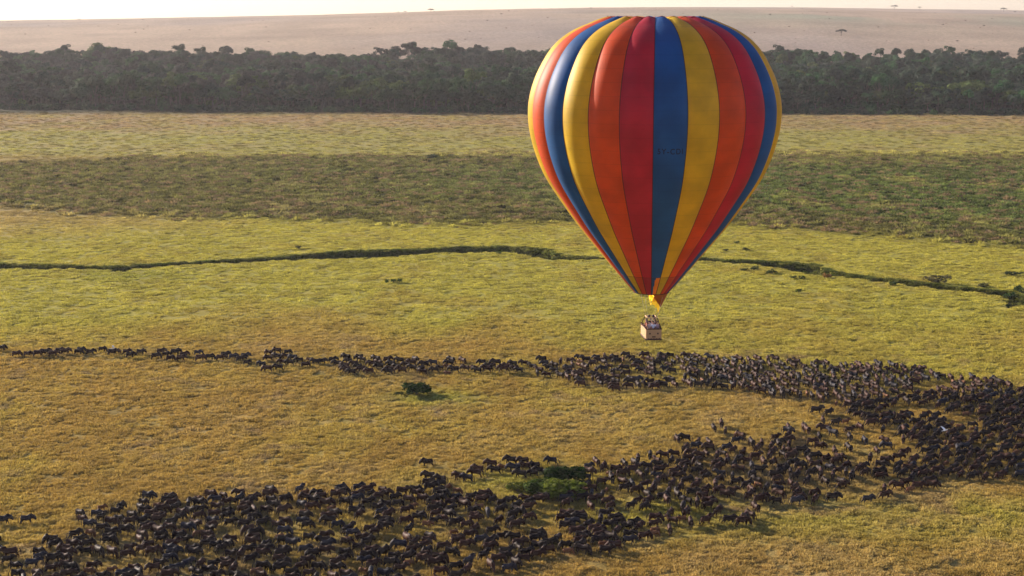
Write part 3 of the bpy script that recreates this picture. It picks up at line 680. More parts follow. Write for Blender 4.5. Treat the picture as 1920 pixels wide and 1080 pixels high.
for nm, poly, sp, hd, spr, poses in REG:
    P = np.array(poly, float); g = to_ground(P[:, 0], P[:, 1]); lo, hi = g.min(0), g.max(0)
    area = (hi[0] - lo[0]) * (hi[1] - lo[1]); n = int(min(16000, area * 2.4))
    X = rng.uniform(lo[0], hi[0], n); Y = rng.uniform(lo[1], hi[1], n); px, py = to_px(X, Y)
    ok = inside(px, py, poly)
    for hx, hy, a, b in HOLES: ok &= ((px - hx) / a) ** 2 + ((py - hy) / b) ** 2 > 1
    dn = fbm(X / 5, Y / 5, 501, 3); lim = {'near': .605, 'middle': .67, 'rightmid': .6, 'rightlow': .61, 'upperleft': .64, 'row': .66}.get(nm, .66)
    ok &= dn < lim
    for x, y in zip(X[ok], Y[ok]):
        h = hd
        if nm == 'rightlow': h = hd + 25 * float(sstep(90, 110, x)) * float(sstep(235, 265, y)) 
        h = R(h + random.gauss(0, spr)) + (math.pi if random.random() < (.10 if nm in ('near', 'middle') else .02) else 0)
        try_add(x, y, h, random.choice(poses), nm, sp)
HX, HY, HH, HP = np.array(ax_), np.array(ay_), np.array(ah_), np.array(ap_)
HPX, HPY = to_px(HX, HY); NB = len(HX)
u = rng.random(NB); tint = np.zeros((NB, 3)); sz = np.clip(rng.normal(1.0, .08, NB), .80, 1.14)
kind_of = []
for i in range(NB):
    b = .75 + .5 * rng.random(); rg = ar_[i]
    brownish = .55 if rg in ('upper', 'middle', 'scattered', 'rightmid') else .38
    if u[i] < .05: tint[i] = (.20, .09, .04); sz[i] *= .72; kind_of.append('tan calf'); continue
    if u[i] < .05 + brownish: tint[i] = np.array((.052, .021, .013)) * b; kind_of.append('brown')
    elif u[i] < .91: tint[i] = np.array((.024, .014, .011)) * b; kind_of.append('black')
    else: tint[i] = np.array((.030, .028, .034)) * b; kind_of.append('slate grey')
HZ = height(HX, HY, True) - 0.03
# the 300 that show largest: near ones, and those that stand clear
score = np.zeros(NB)
for i in range(NB):
    front = (HY < HY[i]) & (HY > HY[i] - 6) & (np.abs(HX - HX[i]) < 1.6)
    score[i] = (1 / HY[i]) ** 2 * sz[i] ** 2 / (1 + .16 * front.sum()) * (abs(math.cos(HH[i])) * .45 + .55)
    if not (-12 < HPX[i] < 1932 and HPY[i] < 1086): score[i] = 0
for i in range(NB):
    if ar_[i] in ('string', 'lone_mid', 'lone_left', 'lone_front', 'outrider', 'outrider2', 'bushside', 'lone_edge', 'island'): score[i] *= 3
top = set(np.argsort(-score)[:300].tolist())
SINGLE_LABEL = {'lone_mid': 'dark wildebeest standing alone on gold grass above the near herd', 'lone_left': 'dark wildebeest walking alone just short of the left frame edge', 'lone_leftedge': 'dark wildebeest half cut off by the left frame edge',
 'lone_front': 'small wildebeest seen from behind, alone on green grass below the middle herd', 'outrider': 'wildebeest cantering just above the long upper row, left one of two outriders', 'outrider2': 'wildebeest cantering just above the long upper row, right one of two outriders'}
WHERE = {'string': 'in thin string at far left', 'knot': 'in tight knot after the string', 'island': 'in small bunch above green bushes', 'scattered': 'among loose ones below upper stream', 'bushside': 'between the green bushes',
 'lone_edge': 'at ragged lower edge of right herd', 'rightlow': 'in dense mass at right', 'rightmid': 'in loose centre of right mass', 'upper': 'in upper stream under balloon', 'upperleft': 'at left end of upper stream', 'row': 'in long upper row'}
NUM = ['zero', 'one', 'two', 'three', 'four', 'five', 'six', 'seven', 'eight', 'nine', 'ten', 'eleven', 'twelve', 'thirteen', 'fourteen', 'fifteen', 'sixteen']
ORD = ['', 'leftmost', 'second', 'third', 'fourth', 'fifth', 'sixth', 'seventh', 'eighth', 'ninth', 'tenth', 'eleventh', 'twelfth', 'thirteenth', 'fourteenth', 'fifteenth', 'sixteenth']
def order_labels(items):
    """items: (object, px, singular phrase, plural phrase); look-alikes of one spot are told apart from left to right"""
    by = {}
    for it in items: by.setdefault(it[2], []).append(it)
    for lab, g in by.items():
        g.sort(key=lambda t: t[1]); n = len(g)
        for k, (o, _, s1, pl) in enumerate(g):
            if n == 1: o['label'] = s1; continue
            if n == 2: h = ('left', 'right')[k] + ' one of two'
            else: h = 'leftmost' if k == 0 else 'rightmost' if k == n - 1 else ('middle' if n == 3 else ORD[k + 1] + ' from left') ; h += ' of ' + NUM[n]
            o['label'] = h + ' ' + pl

herd_items = []
protos = {}
for i in sorted(top, key=lambda k: HY[k]):
    p = int(HP[i]); rg = ar_[i]
    if p not in protos:
        o = link(bpy.data.objects.new('wildebeest', GNU[p][0]))
        for me, nm in zip(GNU[p][1:], ('horns', 'mane', 'tail')): link(bpy.data.objects.new(nm, me), o)
        protos[p] = o
    else:
        s0 = protos[p]; o = s0.copy(); sc.collection.objects.link(o)
        for ch in [c for c in s0.children]:
            c2 = ch.copy(); sc.collection.objects.link(c2); c2.parent = o
    o.location = (HX[i], HY[i], HZ[i]); o.rotation_euler = (0, 0, HH[i]); o.scale = (sz[i],) * 3
    o['tint'] = [float(k) for k in tint[i]]
    tag(o, 'wildebeest', 'wildebeest', 'wildebeest of the migrating herd')
    if rg in SINGLE_LABEL: o['label'] = SINGLE_LABEL[rg]; continue
    if rg == 'near':
        band = 'bottom edge' if HPY[i] > 1048 else 'lower part' if HPY[i] > 1010 else 'upper part' if HPY[i] > 965 else 'top edge'
        cell = min(5, max(0, int(HPX[i] // 205))); wh = 'in near herd, ' + ('far left', 'left', 'left centre', 'centre', 'right centre', 'right end')[cell] + ', ' + band
    elif rg == 'middle': wh = 'in herd right of green bushes, ' + ('left part', 'centre', 'right part')[min(2, max(0, int((HPX[i] - 1090) // 150)))]
    else: wh = WHERE[rg]
    lk = {'tan calf': 'small tan', 'brown': 'brown', 'black': 'black', 'slate grey': 'slate-grey'}[kind_of[i]]
    herd_items.append((o, HPX[i], '%s %s wildebeest %s' % (lk, PNAME[p], wh), '%s %s wildebeest %s' % (lk, PNAME[p], wh)))
order_labels(herd_items)
rest = np.array([i for i in range(NB) if i not in top])
scatter('wildebeest_herd', np.stack([HX, HY, HZ], -1)[rest], gnu_col, HP[rest], HH[rest], sz[rest], tint[rest], 'dense mass of dark wildebeest streaming across the plain', 'wildebeest herd')
# ------------------------------------------------------------------ soil trodden bare by the herd
_D, _xe, _ye = np.histogram2d(HX, HY, bins=(180, 120), range=((-90, 150), (165, 325)))
for _ in range(3):
    _D = (_D + np.roll(_D, 1, 0) + np.roll(_D, -1, 0)) / 3; _D = (_D + np.roll(_D, 1, 1) + np.roll(_D, -1, 1)) / 3
def trodden(x, y):
    i = np.clip(((x + 90) / 240 * 180).astype(int), 0, 179); j = np.clip(((y - 165) / 160 * 120).astype(int), 0, 119)
    n = fbm(x / 2.2, y / 2.2, 881, 3); ok = (x > -90) & (x < 150) & (y > 165) & (y < 325)
    return np.where(ok, np.clip(_D[i, j] * 1.6 + (n - .5) * 1.1 * (_D[i, j] > .02), 0, 1), 0)
_me = GROUND.data; _n = len(_me.vertices); _co = np.empty(_n * 3, np.float32); _me.vertices.foreach_get('co', _co); _co = _co.reshape(-1, 3)
_cl = np.empty(_n * 3, np.float32); _me.attributes['sward'].data.foreach_get('vector', _cl); _cl = _cl.reshape(-1, 3)
_t = trodden(_co[:, 0].astype(float), _co[:, 1].astype(float))[:, None] * .6
_me.attributes['sward'].data.foreach_set('vector', (_cl * (1 - _t) + np.array([[.17, .125, .065]]) * _t).astype(np.float32).ravel())
# ------------------------------------------------------------------ grass
GRS = tinted('grass_blades', 0.85, 0.35, 0.18, 4.0, spec=0.1)
def tuft(n, h, r, wid, seed, flop=.6):
    q = np.random.default_rng(seed); V, Fc = [], []
    for i in range(n):
        a = q.uniform(0, 6.28); rr = r * math.sqrt(q.random()); bx, by = rr * math.cos(a), rr * math.sin(a)
        t = q.uniform(0, 6.28); lean = flop * h * q.uniform(.4, 1.2); hh = h * q.uniform(.6, 1.1) * (1.1 - .5 * rr / r)
        dx, dy = math.cos(a) * lean * rr / r + q.normal(0, .12) * h, math.sin(a) * lean * rr / r + q.normal(0, .12) * h
        wx, wy = math.cos(t) * wid, math.sin(t) * wid; b = len(V)
        V += [(bx - wx, by - wy, -.06), (bx + wx, by + wy, -.06), (bx + dx * .5 + wx * .8, by + dy * .5 + wy * .8, hh * .7), (bx + dx * .5 - wx * .8, by + dy * .5 - wy * .8, hh * .7), (bx + dx * 1.2, by + dy * 1.2, hh)]
        Fc += [(b, b + 1, b + 2, b + 3), (b + 3, b + 2, b + 4)]
    return mesh('grass_tuft', V, Fc, [GRS])
g_col = source_set('grass_source', [tuft(46, .34, .55, .05, 900 + k, .9) for k in range(5)])
s_col = source_set('sedge_source', [tuft(40, .75, .6, .08, 950 + k, .7) for k in range(5)])
def field(y0, y1, per, k=.375):
    n = int((y1 ** 2 - y0 ** 2) * k / per); Y = np.sqrt(rng.uniform(y0 ** 2, y1 ** 2, n)); X = Y * rng.uniform(-k, k, n); return X, Y
def in_gully(X, Y):
    px, py = to_px(X, Y); g, t = gully(px, py); return g
allP, allS, allT = [], [], []
for y0, y1, per, s0, hs in ((165, 240, .36, .95, 1.05), (240, 330, .55, 1.1, .95), (330, 500, 1.6, 1.45, .6), (712, 1040, 12, 2.3, .55)):
    X, Y = field(y0, y1, per); nn = fbm(X / 3.2, Y / 3.2, 301, 3); keep = rng.random(len(X)) < sstep(.15, .5, nn) * .7 + .3
    keep &= in_gully(X, Y) < .15; td = trodden(X, Y); keep &= rng.random(len(X)) > td * .55; X, Y, nn, td = X[keep], Y[keep], nn[keep], td[keep][:, None] * .5
    t = sward(X, Y) * (rng.uniform(.85, 1.25, len(X)) * 1.15)[:, None]
    t = t * (1 - td) + np.array([[.20, .155, .07]]) * td
    dk = rng.random(len(X)) < (.04 if y0 < 500 else .35); t[dk] *= np.array([.5, .5, .45])
    s_ = s0 * rng.uniform(.6, 1.35, len(X)) * (.7 + .6 * nn)
    allP.append(np.stack([X, Y, height(X, Y)], -1)); allS.append(np.stack([s_, s_, s_ * hs], -1)); allT.append(t)
X, Y = field(500, 715, 4.5); c_ = sward(X, Y); keep = c_[:, 0] > .27; X, Y, c_ = X[keep], Y[keep], c_[keep]
s_ = 1.9 * rng.uniform(.6, 1.3, len(X)); allP.append(np.stack([X, Y, height(X, Y)], -1)); allS.append(np.stack([s_, s_, s_ * .5], -1)); allT.append(c_ * rng.uniform(.7, 1.25, len(X))[:, None])
P = np.concatenate(allP); S = np.concatenate(allS); T = np.concatenate(allT)
scatter('grass', P, g_col, rng.integers(0, 5, len(P)), rng.uniform(0, 6.28, len(P)), S, T, 'tufted golden and green grass of the open plain', 'grass')
# scrub belt and the sedge that lines the gully
X, Y = field(418, 740, 3.0); px, py = to_px(X, Y); n2 = fbm(X / 40, Y / 60, 131, 4); n1 = fbm(X / 14, Y / 22, 101, 4)
bot = np.interp(px, [0, 200, 700, 1050, 1400, 1600, 1920], [396, 408, 421, 427, 432, 446, 470]) + (n1 - .5) * 20
keep = (py > 285 + (n2 - .5) * 22 + (n1 - .5) * 14 + 22 * sstep(600, 0, px)) & (py < bot + 1) & (rng.random(len(X)) < (.35 + n1) * sstep(bot + 4, bot - 22, py)); X, Y = X[keep], Y[keep]
t = sward(X, Y) * rng.uniform(.5, 1.9, len(X))[:, None]; s_ = rng.uniform(.8, 2.6, len(X))
b = rng.random(len(X)) < .10; t[b] *= .3; b = rng.random(len(X)) < .2; t[b] = np.array([.30, .21, .10]) * rng.uniform(.7, 1.2, b.sum())[:, None]
scatter('scrub', np.stack([X, Y, height(X, Y)], -1), s_col, rng.integers(0, 5, len(X)), rng.uniform(0, 6.28, len(X)), np.stack([s_, s_, s_ * .75], -1), t, 'rough belt of olive scrub and tussocks across the plain', 'scrub')
qx = rng.uniform(-60, 1990, 9000); a = np.interp(qx, GUL[:, 0], GUL[:, 1]); b = np.interp(qx, GUL[:, 0], GUL[:, 2])
tt = rng.uniform(-.12, .75, 9000) ; G = to_ground(qx, a + (b - a) * tt); X, Y = G[:, 0], G[:, 1]
keep = ~((qx > 1890) & (tt > .2)); X, Y, qx, tt = X[keep], Y[keep], qx[keep], tt[keep]
tn = fbm(qx / 30, qx * 0, 611, 3)[:, None]; T = (np.array([[.07, .11, .022]]) * (1 - tn) + np.array([[.24, .23, .05]]) * tn) * rng.uniform(.5, 1.5, len(X))[:, None]
s_ = rng.uniform(.6, 1.25, len(X)); scatter('sedge', np.stack([X, Y, height(X, Y) - .05], -1), s_col, rng.integers(0, 5, len(X)), rng.uniform(0, 6.28, len(X)), np.stack([s_, s_, s_ * .8], -1), T, 'dark green sedge lining the winding gully', 'sedge')

# ------------------------------------------------------------------ bushes
LEAF = tinted('leaves', 0.8, 0.25, 0.6, 3.5, spec=0.08); BARK = simple('grey_bark', (.12, .10, .08), .9, .3, 2.0)
def leaf_cloud(lobes, per, size, seed, squash=.8, inner=.55, jit=.3):
    """leaf sprays spread through lobes; returns verts, quads"""
    q = np.random.default_rng(seed); C = []
    for (cx, cy, cz, r) in lobes:
        n = int(per * r * r); d = q.normal(size=(n, 3)); d /= np.linalg.norm(d, axis=1)[:, None]; d[:, 2] = np.where(d[:, 2] < -.5, -d[:, 2], d[:, 2])
        rr = r * (inner + (1 - inner) * q.random(n) ** .5) * (1 + .18 * np.sin(d[:, 0] * 7 + seed) * np.cos(d[:, 1] * 6 + cz))
        p = d * rr[:, None]; p[:, 2] *= squash; C.append((p + (cx, cy, cz), d))
    P = np.concatenate([c[0] for c in C]); D = np.concatenate([c[1] for c in C]); n = len(P)
    D = D + q.normal(0, jit, (n, 3)); D /= np.linalg.norm(D, axis=1)[:, None]
    A = np.cross(D, q.normal(size=(n, 3))); A /= np.linalg.norm(A, axis=1)[:, None]; B = np.cross(D, A)
    s1 = size * q.uniform(.6, 1.3, (n, 1)); s2 = s1 * q.uniform(.5, .9, (n, 1))
    V = np.stack([P - A * s1, P - B * s2 * .8, P + A * s1, P + B * s2], 1).reshape(-1, 3); V[:, 2] = np.maximum(V[:, 2], 0.02)
    return V, np.arange(4 * n).reshape(-1, 4)
TLEAF = tinted('tree_leaves', 0.8, 0.12, 0.45, 0.28, spec=0.08)
def bush_mesh(seed, w=1.0, h=1.0, nl=14, size=.10, per=420, spiky=False):
    q = random.Random(seed)
    lobes = [(0, 0, .42 * h, .42)] + [(q.uniform(-.5, .5) * w, q.uniform(-.4, .4), q.uniform(.15, .66) * h, q.uniform(.14, .34)) for _ in range(nl)]
    V, Q = leaf_cloud(lobes, per, size, seed, .85, .45, .6); return np_mesh('foliage', V, Q, LEAF, False)
def stem_mesh(h):
    V, Fc = [], []
    for k in range(4): tube_geo([(0, 0, -.1), (.1 * math.cos(k * 1.6), .1 * math.sin(k * 1.6), h * .3), (.28 * math.cos(k * 1.6), .28 * math.sin(k * 1.6), h * .7)], [.05, .04, .015], 5, V, Fc)
    return mesh('stem', V, Fc, [BARK])
def bush(px, py, w, h, tint_, label, seed, dep=None, group=None, size=.09, per=420, name='bush', cat='bush'):
    """w, h in picture pixels of the survey; py = foot"""
    x, y = to_ground(px, py); sc_ = (y * CT + CAM_H * ST) / F; W, Hh = w * sc_, h * sc_
    o = link(bpy.data.objects.new(name, None)); o.location = (x, y, H1(x, y)); o.rotation_euler = (0, 0, 0); tag(o, label, cat, group)
    f = link(bpy.data.objects.new('foliage', bush_mesh(seed, size=size, per=per)), o); f['tint'] = list(tint_); f.scale = (W / 1.15, (dep or W * .8) / 1.1, Hh / .98)
    s_ = link(bpy.data.objects.new('stem', stem_mesh(1.0)), o); s_.scale = (W * .8, W * .7, Hh * .8)
    return o
bush(781, 740, 48, 27, (.03, .06, .01), 'round dark green bush alone on the grass below the upper row', 1, per=1900, size=.07)
bush(747, 741, 18, 8, (.03, .05, .01), 'low scrap of bush beside the round dark bush', 2)
bush(1006, 926, 60, 34, (.06, .095, .012), 'green bush with wildebeest around it, left of the bush pair', 3, per=1900, size=.07)
bush(1060, 905, 66, 37, (.022, .048, .008), 'dark green rear bush in the clump inside the near herd', 4, per=1900, size=.07)
bush(1058, 931, 78, 36, (.13, .16, .018), 'bright yellow-green front bush in the clump inside the near herd', 5, per=1900, size=.07)
bush(970, 922, 40, 20, (.11, .13, .018), 'low light green bush at the left end of the clump', 6, per=700, size=.07)
bush(1090, 912, 38, 20, (.025, .045, .01), 'small dark bush at the right end of the clump', 61, per=700, size=.07)
for i, (a, b, w_, h_, tn, lb) in enumerate([(726, 531, 9, 8, (.06, .11, .02), 'left one of three small bushes on green grass'), (738, 531, 11, 8, (.06, .11, .02), 'middle one of three small bushes on green grass'), (749, 531, 9, 8, (.06, .11, .02), 'right one of three small bushes on green grass'),
 (560, 468, 9, 9, (.05, .06, .02), 'single small dark bush above the gully at the left'), (810, 299, 22, 12, (.06, .08, .03), 'grey green bush at the upper rim of the scrub belt'), (725, 212, 18, 8, (.04, .04, .03), 'rounded dark bush in front of the forest edge'),
 (1758, 533, 38, 19, (.17, .15, .06), 'wide straggly brownish bush right of the gully bend'), (1898, 518, 32, 9, (.05, .07, .025), 'low dark strip of bush near the right frame edge'), (1845, 540, 22, 10, (.12, .12, .045), 'small olive bush between the straggly bush and the stream'),
 (1395, 510, 14, 7, (.07, .10, .03), 'left one of a low bush pair just below the gully'), (1414, 509, 14, 8, (.07, .10, .03), 'right one of a low bush pair just below the gully'), (1447, 515, 20, 10, (.08, .10, .03), 'low bush below the gully just before its deep bend'), (1488, 525, 12, 7, (.07, .10, .025), 'small bush under the deep bend of the gully, left one'),
 (1505, 526, 14, 8, (.06, .09, .025), 'small bush under the deep bend of the gully, right one'), (1497, 550, 13, 9, (.06, .10, .025), 'lone little shrub on the green below the deep bend'), (1360, 473, 10, 6, (.07, .08, .03), 'small bush beside the balloon edge above the gully'), (1399, 472, 13, 6, (.07, .08, .03), 'small dark bush above the gully, farther from the balloon'), (1382, 458, 10, 6, (.09, .12, .04), 'faint green bush highest above the gully beside the balloon'),
 (1893, 554, 24, 16, (.05, .09, .025), 'dark green bush on the stream bank at the right'), (1908, 549, 16, 16, (.05, .08, .025), 'taller dark bush behind the muddy water'), (1918, 553, 14, 14, (.05, .085, .02), 'dark bush cut by the right frame edge beside the stream'), (1885, 566, 20, 9, (.06, .11, .02), 'low green bush where the stream widens'), (936, 476, 12, 7, (.12, .15, .04), 'small pale green bush on the near lip of the gully'),
 (1333, 622, 12, 6, (.10, .11, .03), 'small scrap of dark grass bush on the green right of the basket'), (1552, 522, 20, 15, (.30, .17, .05), 'rust brown bush on the near lip of the deep bend'), (1674, 538, 14, 9, (.05, .09, .02), 'dark rounded bush beside the gully right of the bend')]):
    bush(a, b, w_, h_, tn, lb, 20 + i, per=260, size=.11)
# fallen log by the forest edge
x, y = to_ground(250, 207); lg = tag(link(bpy.data.objects.new('fallen_log', None)), 'dark fallen log lying before the forest edge at the left', 'log'); lg.location = (x, y, H1(x, y) + .5)
V, Fc = tube_geo([(-6, 0, .35), (-3, .2, .1), (1, 0, .05), (4, .3, 0), (6.2, .1, .2)], [.3, .55, .6, .5, .25], 9); link(bpy.data.objects.new('trunk', mesh('trunk', V, Fc, [simple('dark_wood', (.06, .05, .045))], True)), lg)
V, Fc = tube_geo([(-4, 0, .4), (-5.5, .4, 1.3), (-6.4, .2, 1.8)], [.25, .15, .05], 6); tube_geo([(4, 0, .3), (5.4, -.3, 1.1)], [.2, .06], 6, V, Fc); link(bpy.data.objects.new('branch', mesh('branch', V, Fc, [simple('dark_wood_branch', (.06, .05, .045))], True)), lg)

# ------------------------------------------------------------------ trees
def tree_mesh(kind, seed):
    """unit: metres, about 18 m tall; returns crown mesh, trunk mesh"""
    q = random.Random(seed); lobes = []; tv, tf = [], []
    if kind == 'broad':
        H, W = 17, 6.2
        lobes = [(0, 0, H * .66, 4.8)]
        for k in range(9):
            a = q.uniform(0, 6.28); r = W * math.sqrt(q.random()); z = H * (.45 + .42 * q.random() * (1 - .4 * r / W)); lobes.append((r * math.cos(a), r * math.sin(a), z, q.uniform(2.2, 3.8)))
    elif kind == 'tall':
        H, W = 20, 4.2; lobes = [(0, 0, H * .8, 3.2)]
        for k in range(9):
            a = q.uniform(0, 6.28); r = W * math.sqrt(q.random()); lobes.append((r * math.cos(a), r * math.sin(a), H * q.uniform(.62, .92), q.uniform(1.5, 2.6)))
    elif kind == 'layered':
        H, W = 16, 6.5
        for k in range(12):
            a = q.uniform(0, 6.28); r = W * math.sqrt(q.random()); lobes.append((r * math.cos(a), r * math.sin(a), H * q.choice((.5, .66, .82, .9)), q.uniform(1.3, 2.6)))
    elif kind == 'bushy':
        H, W = 8, 4.5; lobes = [(0, 0, 3.5, 3.2)]
        for k in range(8):
            a = q.uniform(0, 6.28); r = W * math.sqrt(q.random()); lobes.append((r * math.cos(a), r * math.sin(a), q.uniform(1.2, 5.5), q.uniform(1.4, 2.4)))
    elif kind == 'acacia':
        H, W = 9, 6.5
        for k in range(22):
            a = q.uniform(0, 6.28); r = W * math.sqrt(q.random()); lobes.append((r * math.cos(a), r * math.sin(a), H * (.86 - .22 * (r / W) ** 2), q.uniform(1.0, 1.7)))
    sq = .5 if kind == 'acacia' else .8
    V, Q = leaf_cloud(lobes, 16 if kind != 'acacia' else 34, .62 if kind != 'acacia' else .5, seed, sq, .6)
    crown = np_mesh('crown', V, Q, TLEAF, False)
    fork = H * (.42 if kind != 'acacia' else .45)
    tube_geo([(0, 0, -.5), (.1, 0, fork * .4), (.25, .1, fork)], [.48, .36, .28], 7, tv, tf)
    for k in range(6):
        l = lobes[(k * 2 + 1) % len(lobes)]
        tube_geo([(.22, .1, fork * .9), (l[0] * .5, l[1] * .5, (fork + l[2]) / 2), (l[0], l[1], l[2])], [.22, .14, .05], 5, tv, tf)
    return crown, mesh('trunk', tv, tf, [BARK], True)
KINDS = ['broad', 'broad', 'tall', 'layered', 'broad', 'tall', 'layered', 'bushy', 'bushy', 'broad']
TREES = [tree_mesh(k, 300 + i) for i, k in enumerate(KINDS)]
ACA = [tree_mesh('acacia', 400 + i) for i in range(3)]
t_col = source_set('forest_source', [joined(t, 'forest_tree') for t in TREES])
EDGE = np.array([(-400, 200), (0, 203), (300, 206), (600, 208), (1000, 211), (1460, 212), (1920, 214), (2300, 214)], float)
TINTS = np.array([(.024, .054, .022), (.038, .056, .028), (.034, .076, .024), (.056, .062, .040), (.016, .036, .020), (.058, .086, .040)])
def tree(i, x, y, s_, rot, tn, label, aca=False, group='trees of the river forest', wide=1.0):
    cr, tr = (ACA if aca else TREES)[i]
    o = link(bpy.data.objects.new('acacia_tree' if aca else 'forest_tree', None)); o.location = (x, y, H1(x, y)); o.rotation_euler = (0, 0, rot); o.scale = (s_ * wide, s_ * wide, s_)
    tag(o, label, 'tree', group)
    c = link(bpy.data.objects.new('crown', cr), o); c['tint'] = [float(k) for k in tn]; link(bpy.data.objects.new('trunk', tr), o); return o
fx, fy = [], []
pts = []
for d0 in np.arange(0, 500, 9.4):
    n = 84
    for k in range(n):
        px = -160 + 2240 * (k + random.uniform(-.4, .4)) / n; ye = to_ground(px, float(np.interp(px, EDGE[:, 0], EDGE[:, 1])))[1]
        y = ye + 5 + d0 + random.uniform(-3.5, 3.5) + 26 * (float(vnoise(px / 55, 1.0, 9)) - .35) * math.exp(-d0 / 60); x = (px - 960) / F * (y * CT + 55 * ST)
        pts.append((float(y), float(x), px, d0))
special = [(268, 1480, 0, 1.28, (.045, .06, .035), 'tall domed tree standing above the forest skyline at the left'), (576, 1480, 4, 1.22, (.045, .06, .035), 'broad rounded tree topping the forest skyline left of centre'), (735, 1490, 9, 1.18, (.045, .06, .035), 'squarish tree top breaking the middle of the forest skyline'),
 (1472, 1490, 0, 1.28, (.035, .055, .03), 'tall dark tree topping the skyline just right of the balloon'), (1592, 1500, 2, .95, (.03, .045, .03), 'small round headed tree on the skyline right of the balloon'), (1785, 1490, 1, 1.18, (.035, .055, .03), 'domed tree on the skyline toward the right edge'),
 (700, 1085, 2, .80, (.16, .18, .03), 'bright yellow-green tree at the forest front, larger one left of the other'), (793, 1060, 5, .62, (.20, .21, .03), 'small bright yellow-green tree at the forest front'), (468, 1080, 3, .62, (.13, .19, .03), 'lime green tree at the forest front below the left skyline'),
 (40, 1070, 7, .9, (.11, .16, .03), 'light green bushy tree low at the left end of the forest'), (1545, 1050, 1, .92, (.075, .115, .03), 'full green tree at the forest front right of the balloon'), (912, 1070, 2, 1.0, (.05, .085, .05), 'pale trunked bluish green tree at the forest front near the balloon'), (880, 1066, 5, .92, (.05, .075, .05), 'slim tree with pale trunk beside the bluish green tree')]
pts.sort(); nind = 0; SP, SI, SR, SS, ST_ = [], [], [], [], []
for px, y, ti, s_, tn, lb in special:
    x = (px - 960) / F * (y * CT + 50 * ST); tree(ti, x, y, s_, random.uniform(0, 6.28), tn, lb)
x = (950 - 960) / F * 1520; tree(0, x, 1500, 1.9, .5, (.05, .06, .04), 'flat topped open tree highest on the forest skyline beside the balloon', True, wide=.8)
segs = [(130, 'at left edge'), (300, 'by fallen log'), (480, 'left of lime tree'), (660, 'right of lime tree'), (820, 'by yellow-green pair'), (1010, 'left of balloon'), (1560, 'right of balloon'), (1680, 'farther right of balloon'), (1810, 'toward right edge'), (2100, 'at right edge')]
tree_items = []
WIDE = {'broad': 1.28, 'tall': 1.05, 'layered': 1.2, 'bushy': 1.2}
for y, x, px, d0 in pts:
    ti = random.randrange(len(TREES)) if d0 > 20 else random.choice((1, 2, 3, 5, 7, 8, 0, 6)); s_ = random.uniform(.72, 1.18) * (.72 + .62 * float(fbm(np.array([x / 55]), np.array([y / 70]), 801, 2)[0])) * (1.0 if d0 > 15 else .88) * (1.05 if random.random() < .12 else 1)
    tn = TINTS[min(5, int(6 * abs(float(vnoise(np.array([x / 40]), np.array([y / 40]), 805)[0]) * .6 + random.random() * .4)))] * random.uniform(.6, 1.7)
    sh = min(1, max(0, (px - 500) / 900)); tn = tn * np.array([1.1 - .4 * sh, 1.0 - .04 * sh, 1.1 - .2 * sh])
    kind = 'dark green'
    if random.random() < (.10 if d0 < 40 else .03): tn = np.array((.085, .125, .03)) * random.uniform(.7, 1.2); kind = 'fresh green'
    elif tn[0] > tn[1] * .95: kind = 'grey-brown'
    rot = random.uniform(0, 6.28)
    if nind < 284 and -10 < px < 1930 and not 1012 < px < 1440:
        where = next(w_ for lim, w_ in segs if px < lim); row = ('front-row', 'second-row', 'third-row', 'fourth-row', 'fifth-row', 'sixth-row')[min(5, int(d0 / 8.5))]
        o = tree(ti, x, y, s_, rot, tn, 'x', group='trees of the river forest', wide=WIDE[KINDS[ti]]); nind += 1
        ph = '%s %s %s' % (kind, {'broad': 'broad', 'tall': 'tall', 'layered': 'tiered', 'bushy': 'low bushy'}[KINDS[ti]], row)
        tree_items.append((o, px, ph + ' forest tree ' + where, ph + ' trees ' + where))
    else:
        SP.append((x, y)); SI.append(ti); SR.append(rot); SS.append((s_ * WIDE[KINDS[ti]], s_ * WIDE[KINDS[ti]], s_)); ST_.append(tn)
order_labels(tree_items)
SP = np.array(SP); z = height(SP[:, 0], SP[:, 1])
scatter('forest', np.column_stack([SP, z]), t_col, SI, SR, SS, np.array(ST_), 'deep dark river forest stretching across the plain', 'forest')
# undergrowth along the forest foot
ub = source_set('undergrowth_source', [bush_mesh(700 + k, per=150, size=.12) for k in range(4)])
n = 900; qx = rng.uniform(-100, 2020, n); ye = to_ground(qx, np.interp(qx, EDGE[:, 0], EDGE[:, 1]))[:, 1]; Y = ye + rng.uniform(-16, 14, n); X = (qx - 960) / F * (Y * CT + 64 * ST)
s_ = rng.uniform(1.2, 5, n); T = TINTS[rng.integers(0, 6, n)] * rng.uniform(.8, 1.6, n)[:, None]
scatter('undergrowth', np.stack([X, Y, height(X, Y) - .2], -1), ub, rng.integers(0, 4, n), rng.uniform(0, 6.28, n), s_, T, 'low shrubs along the foot of the forest', 'undergrowth')
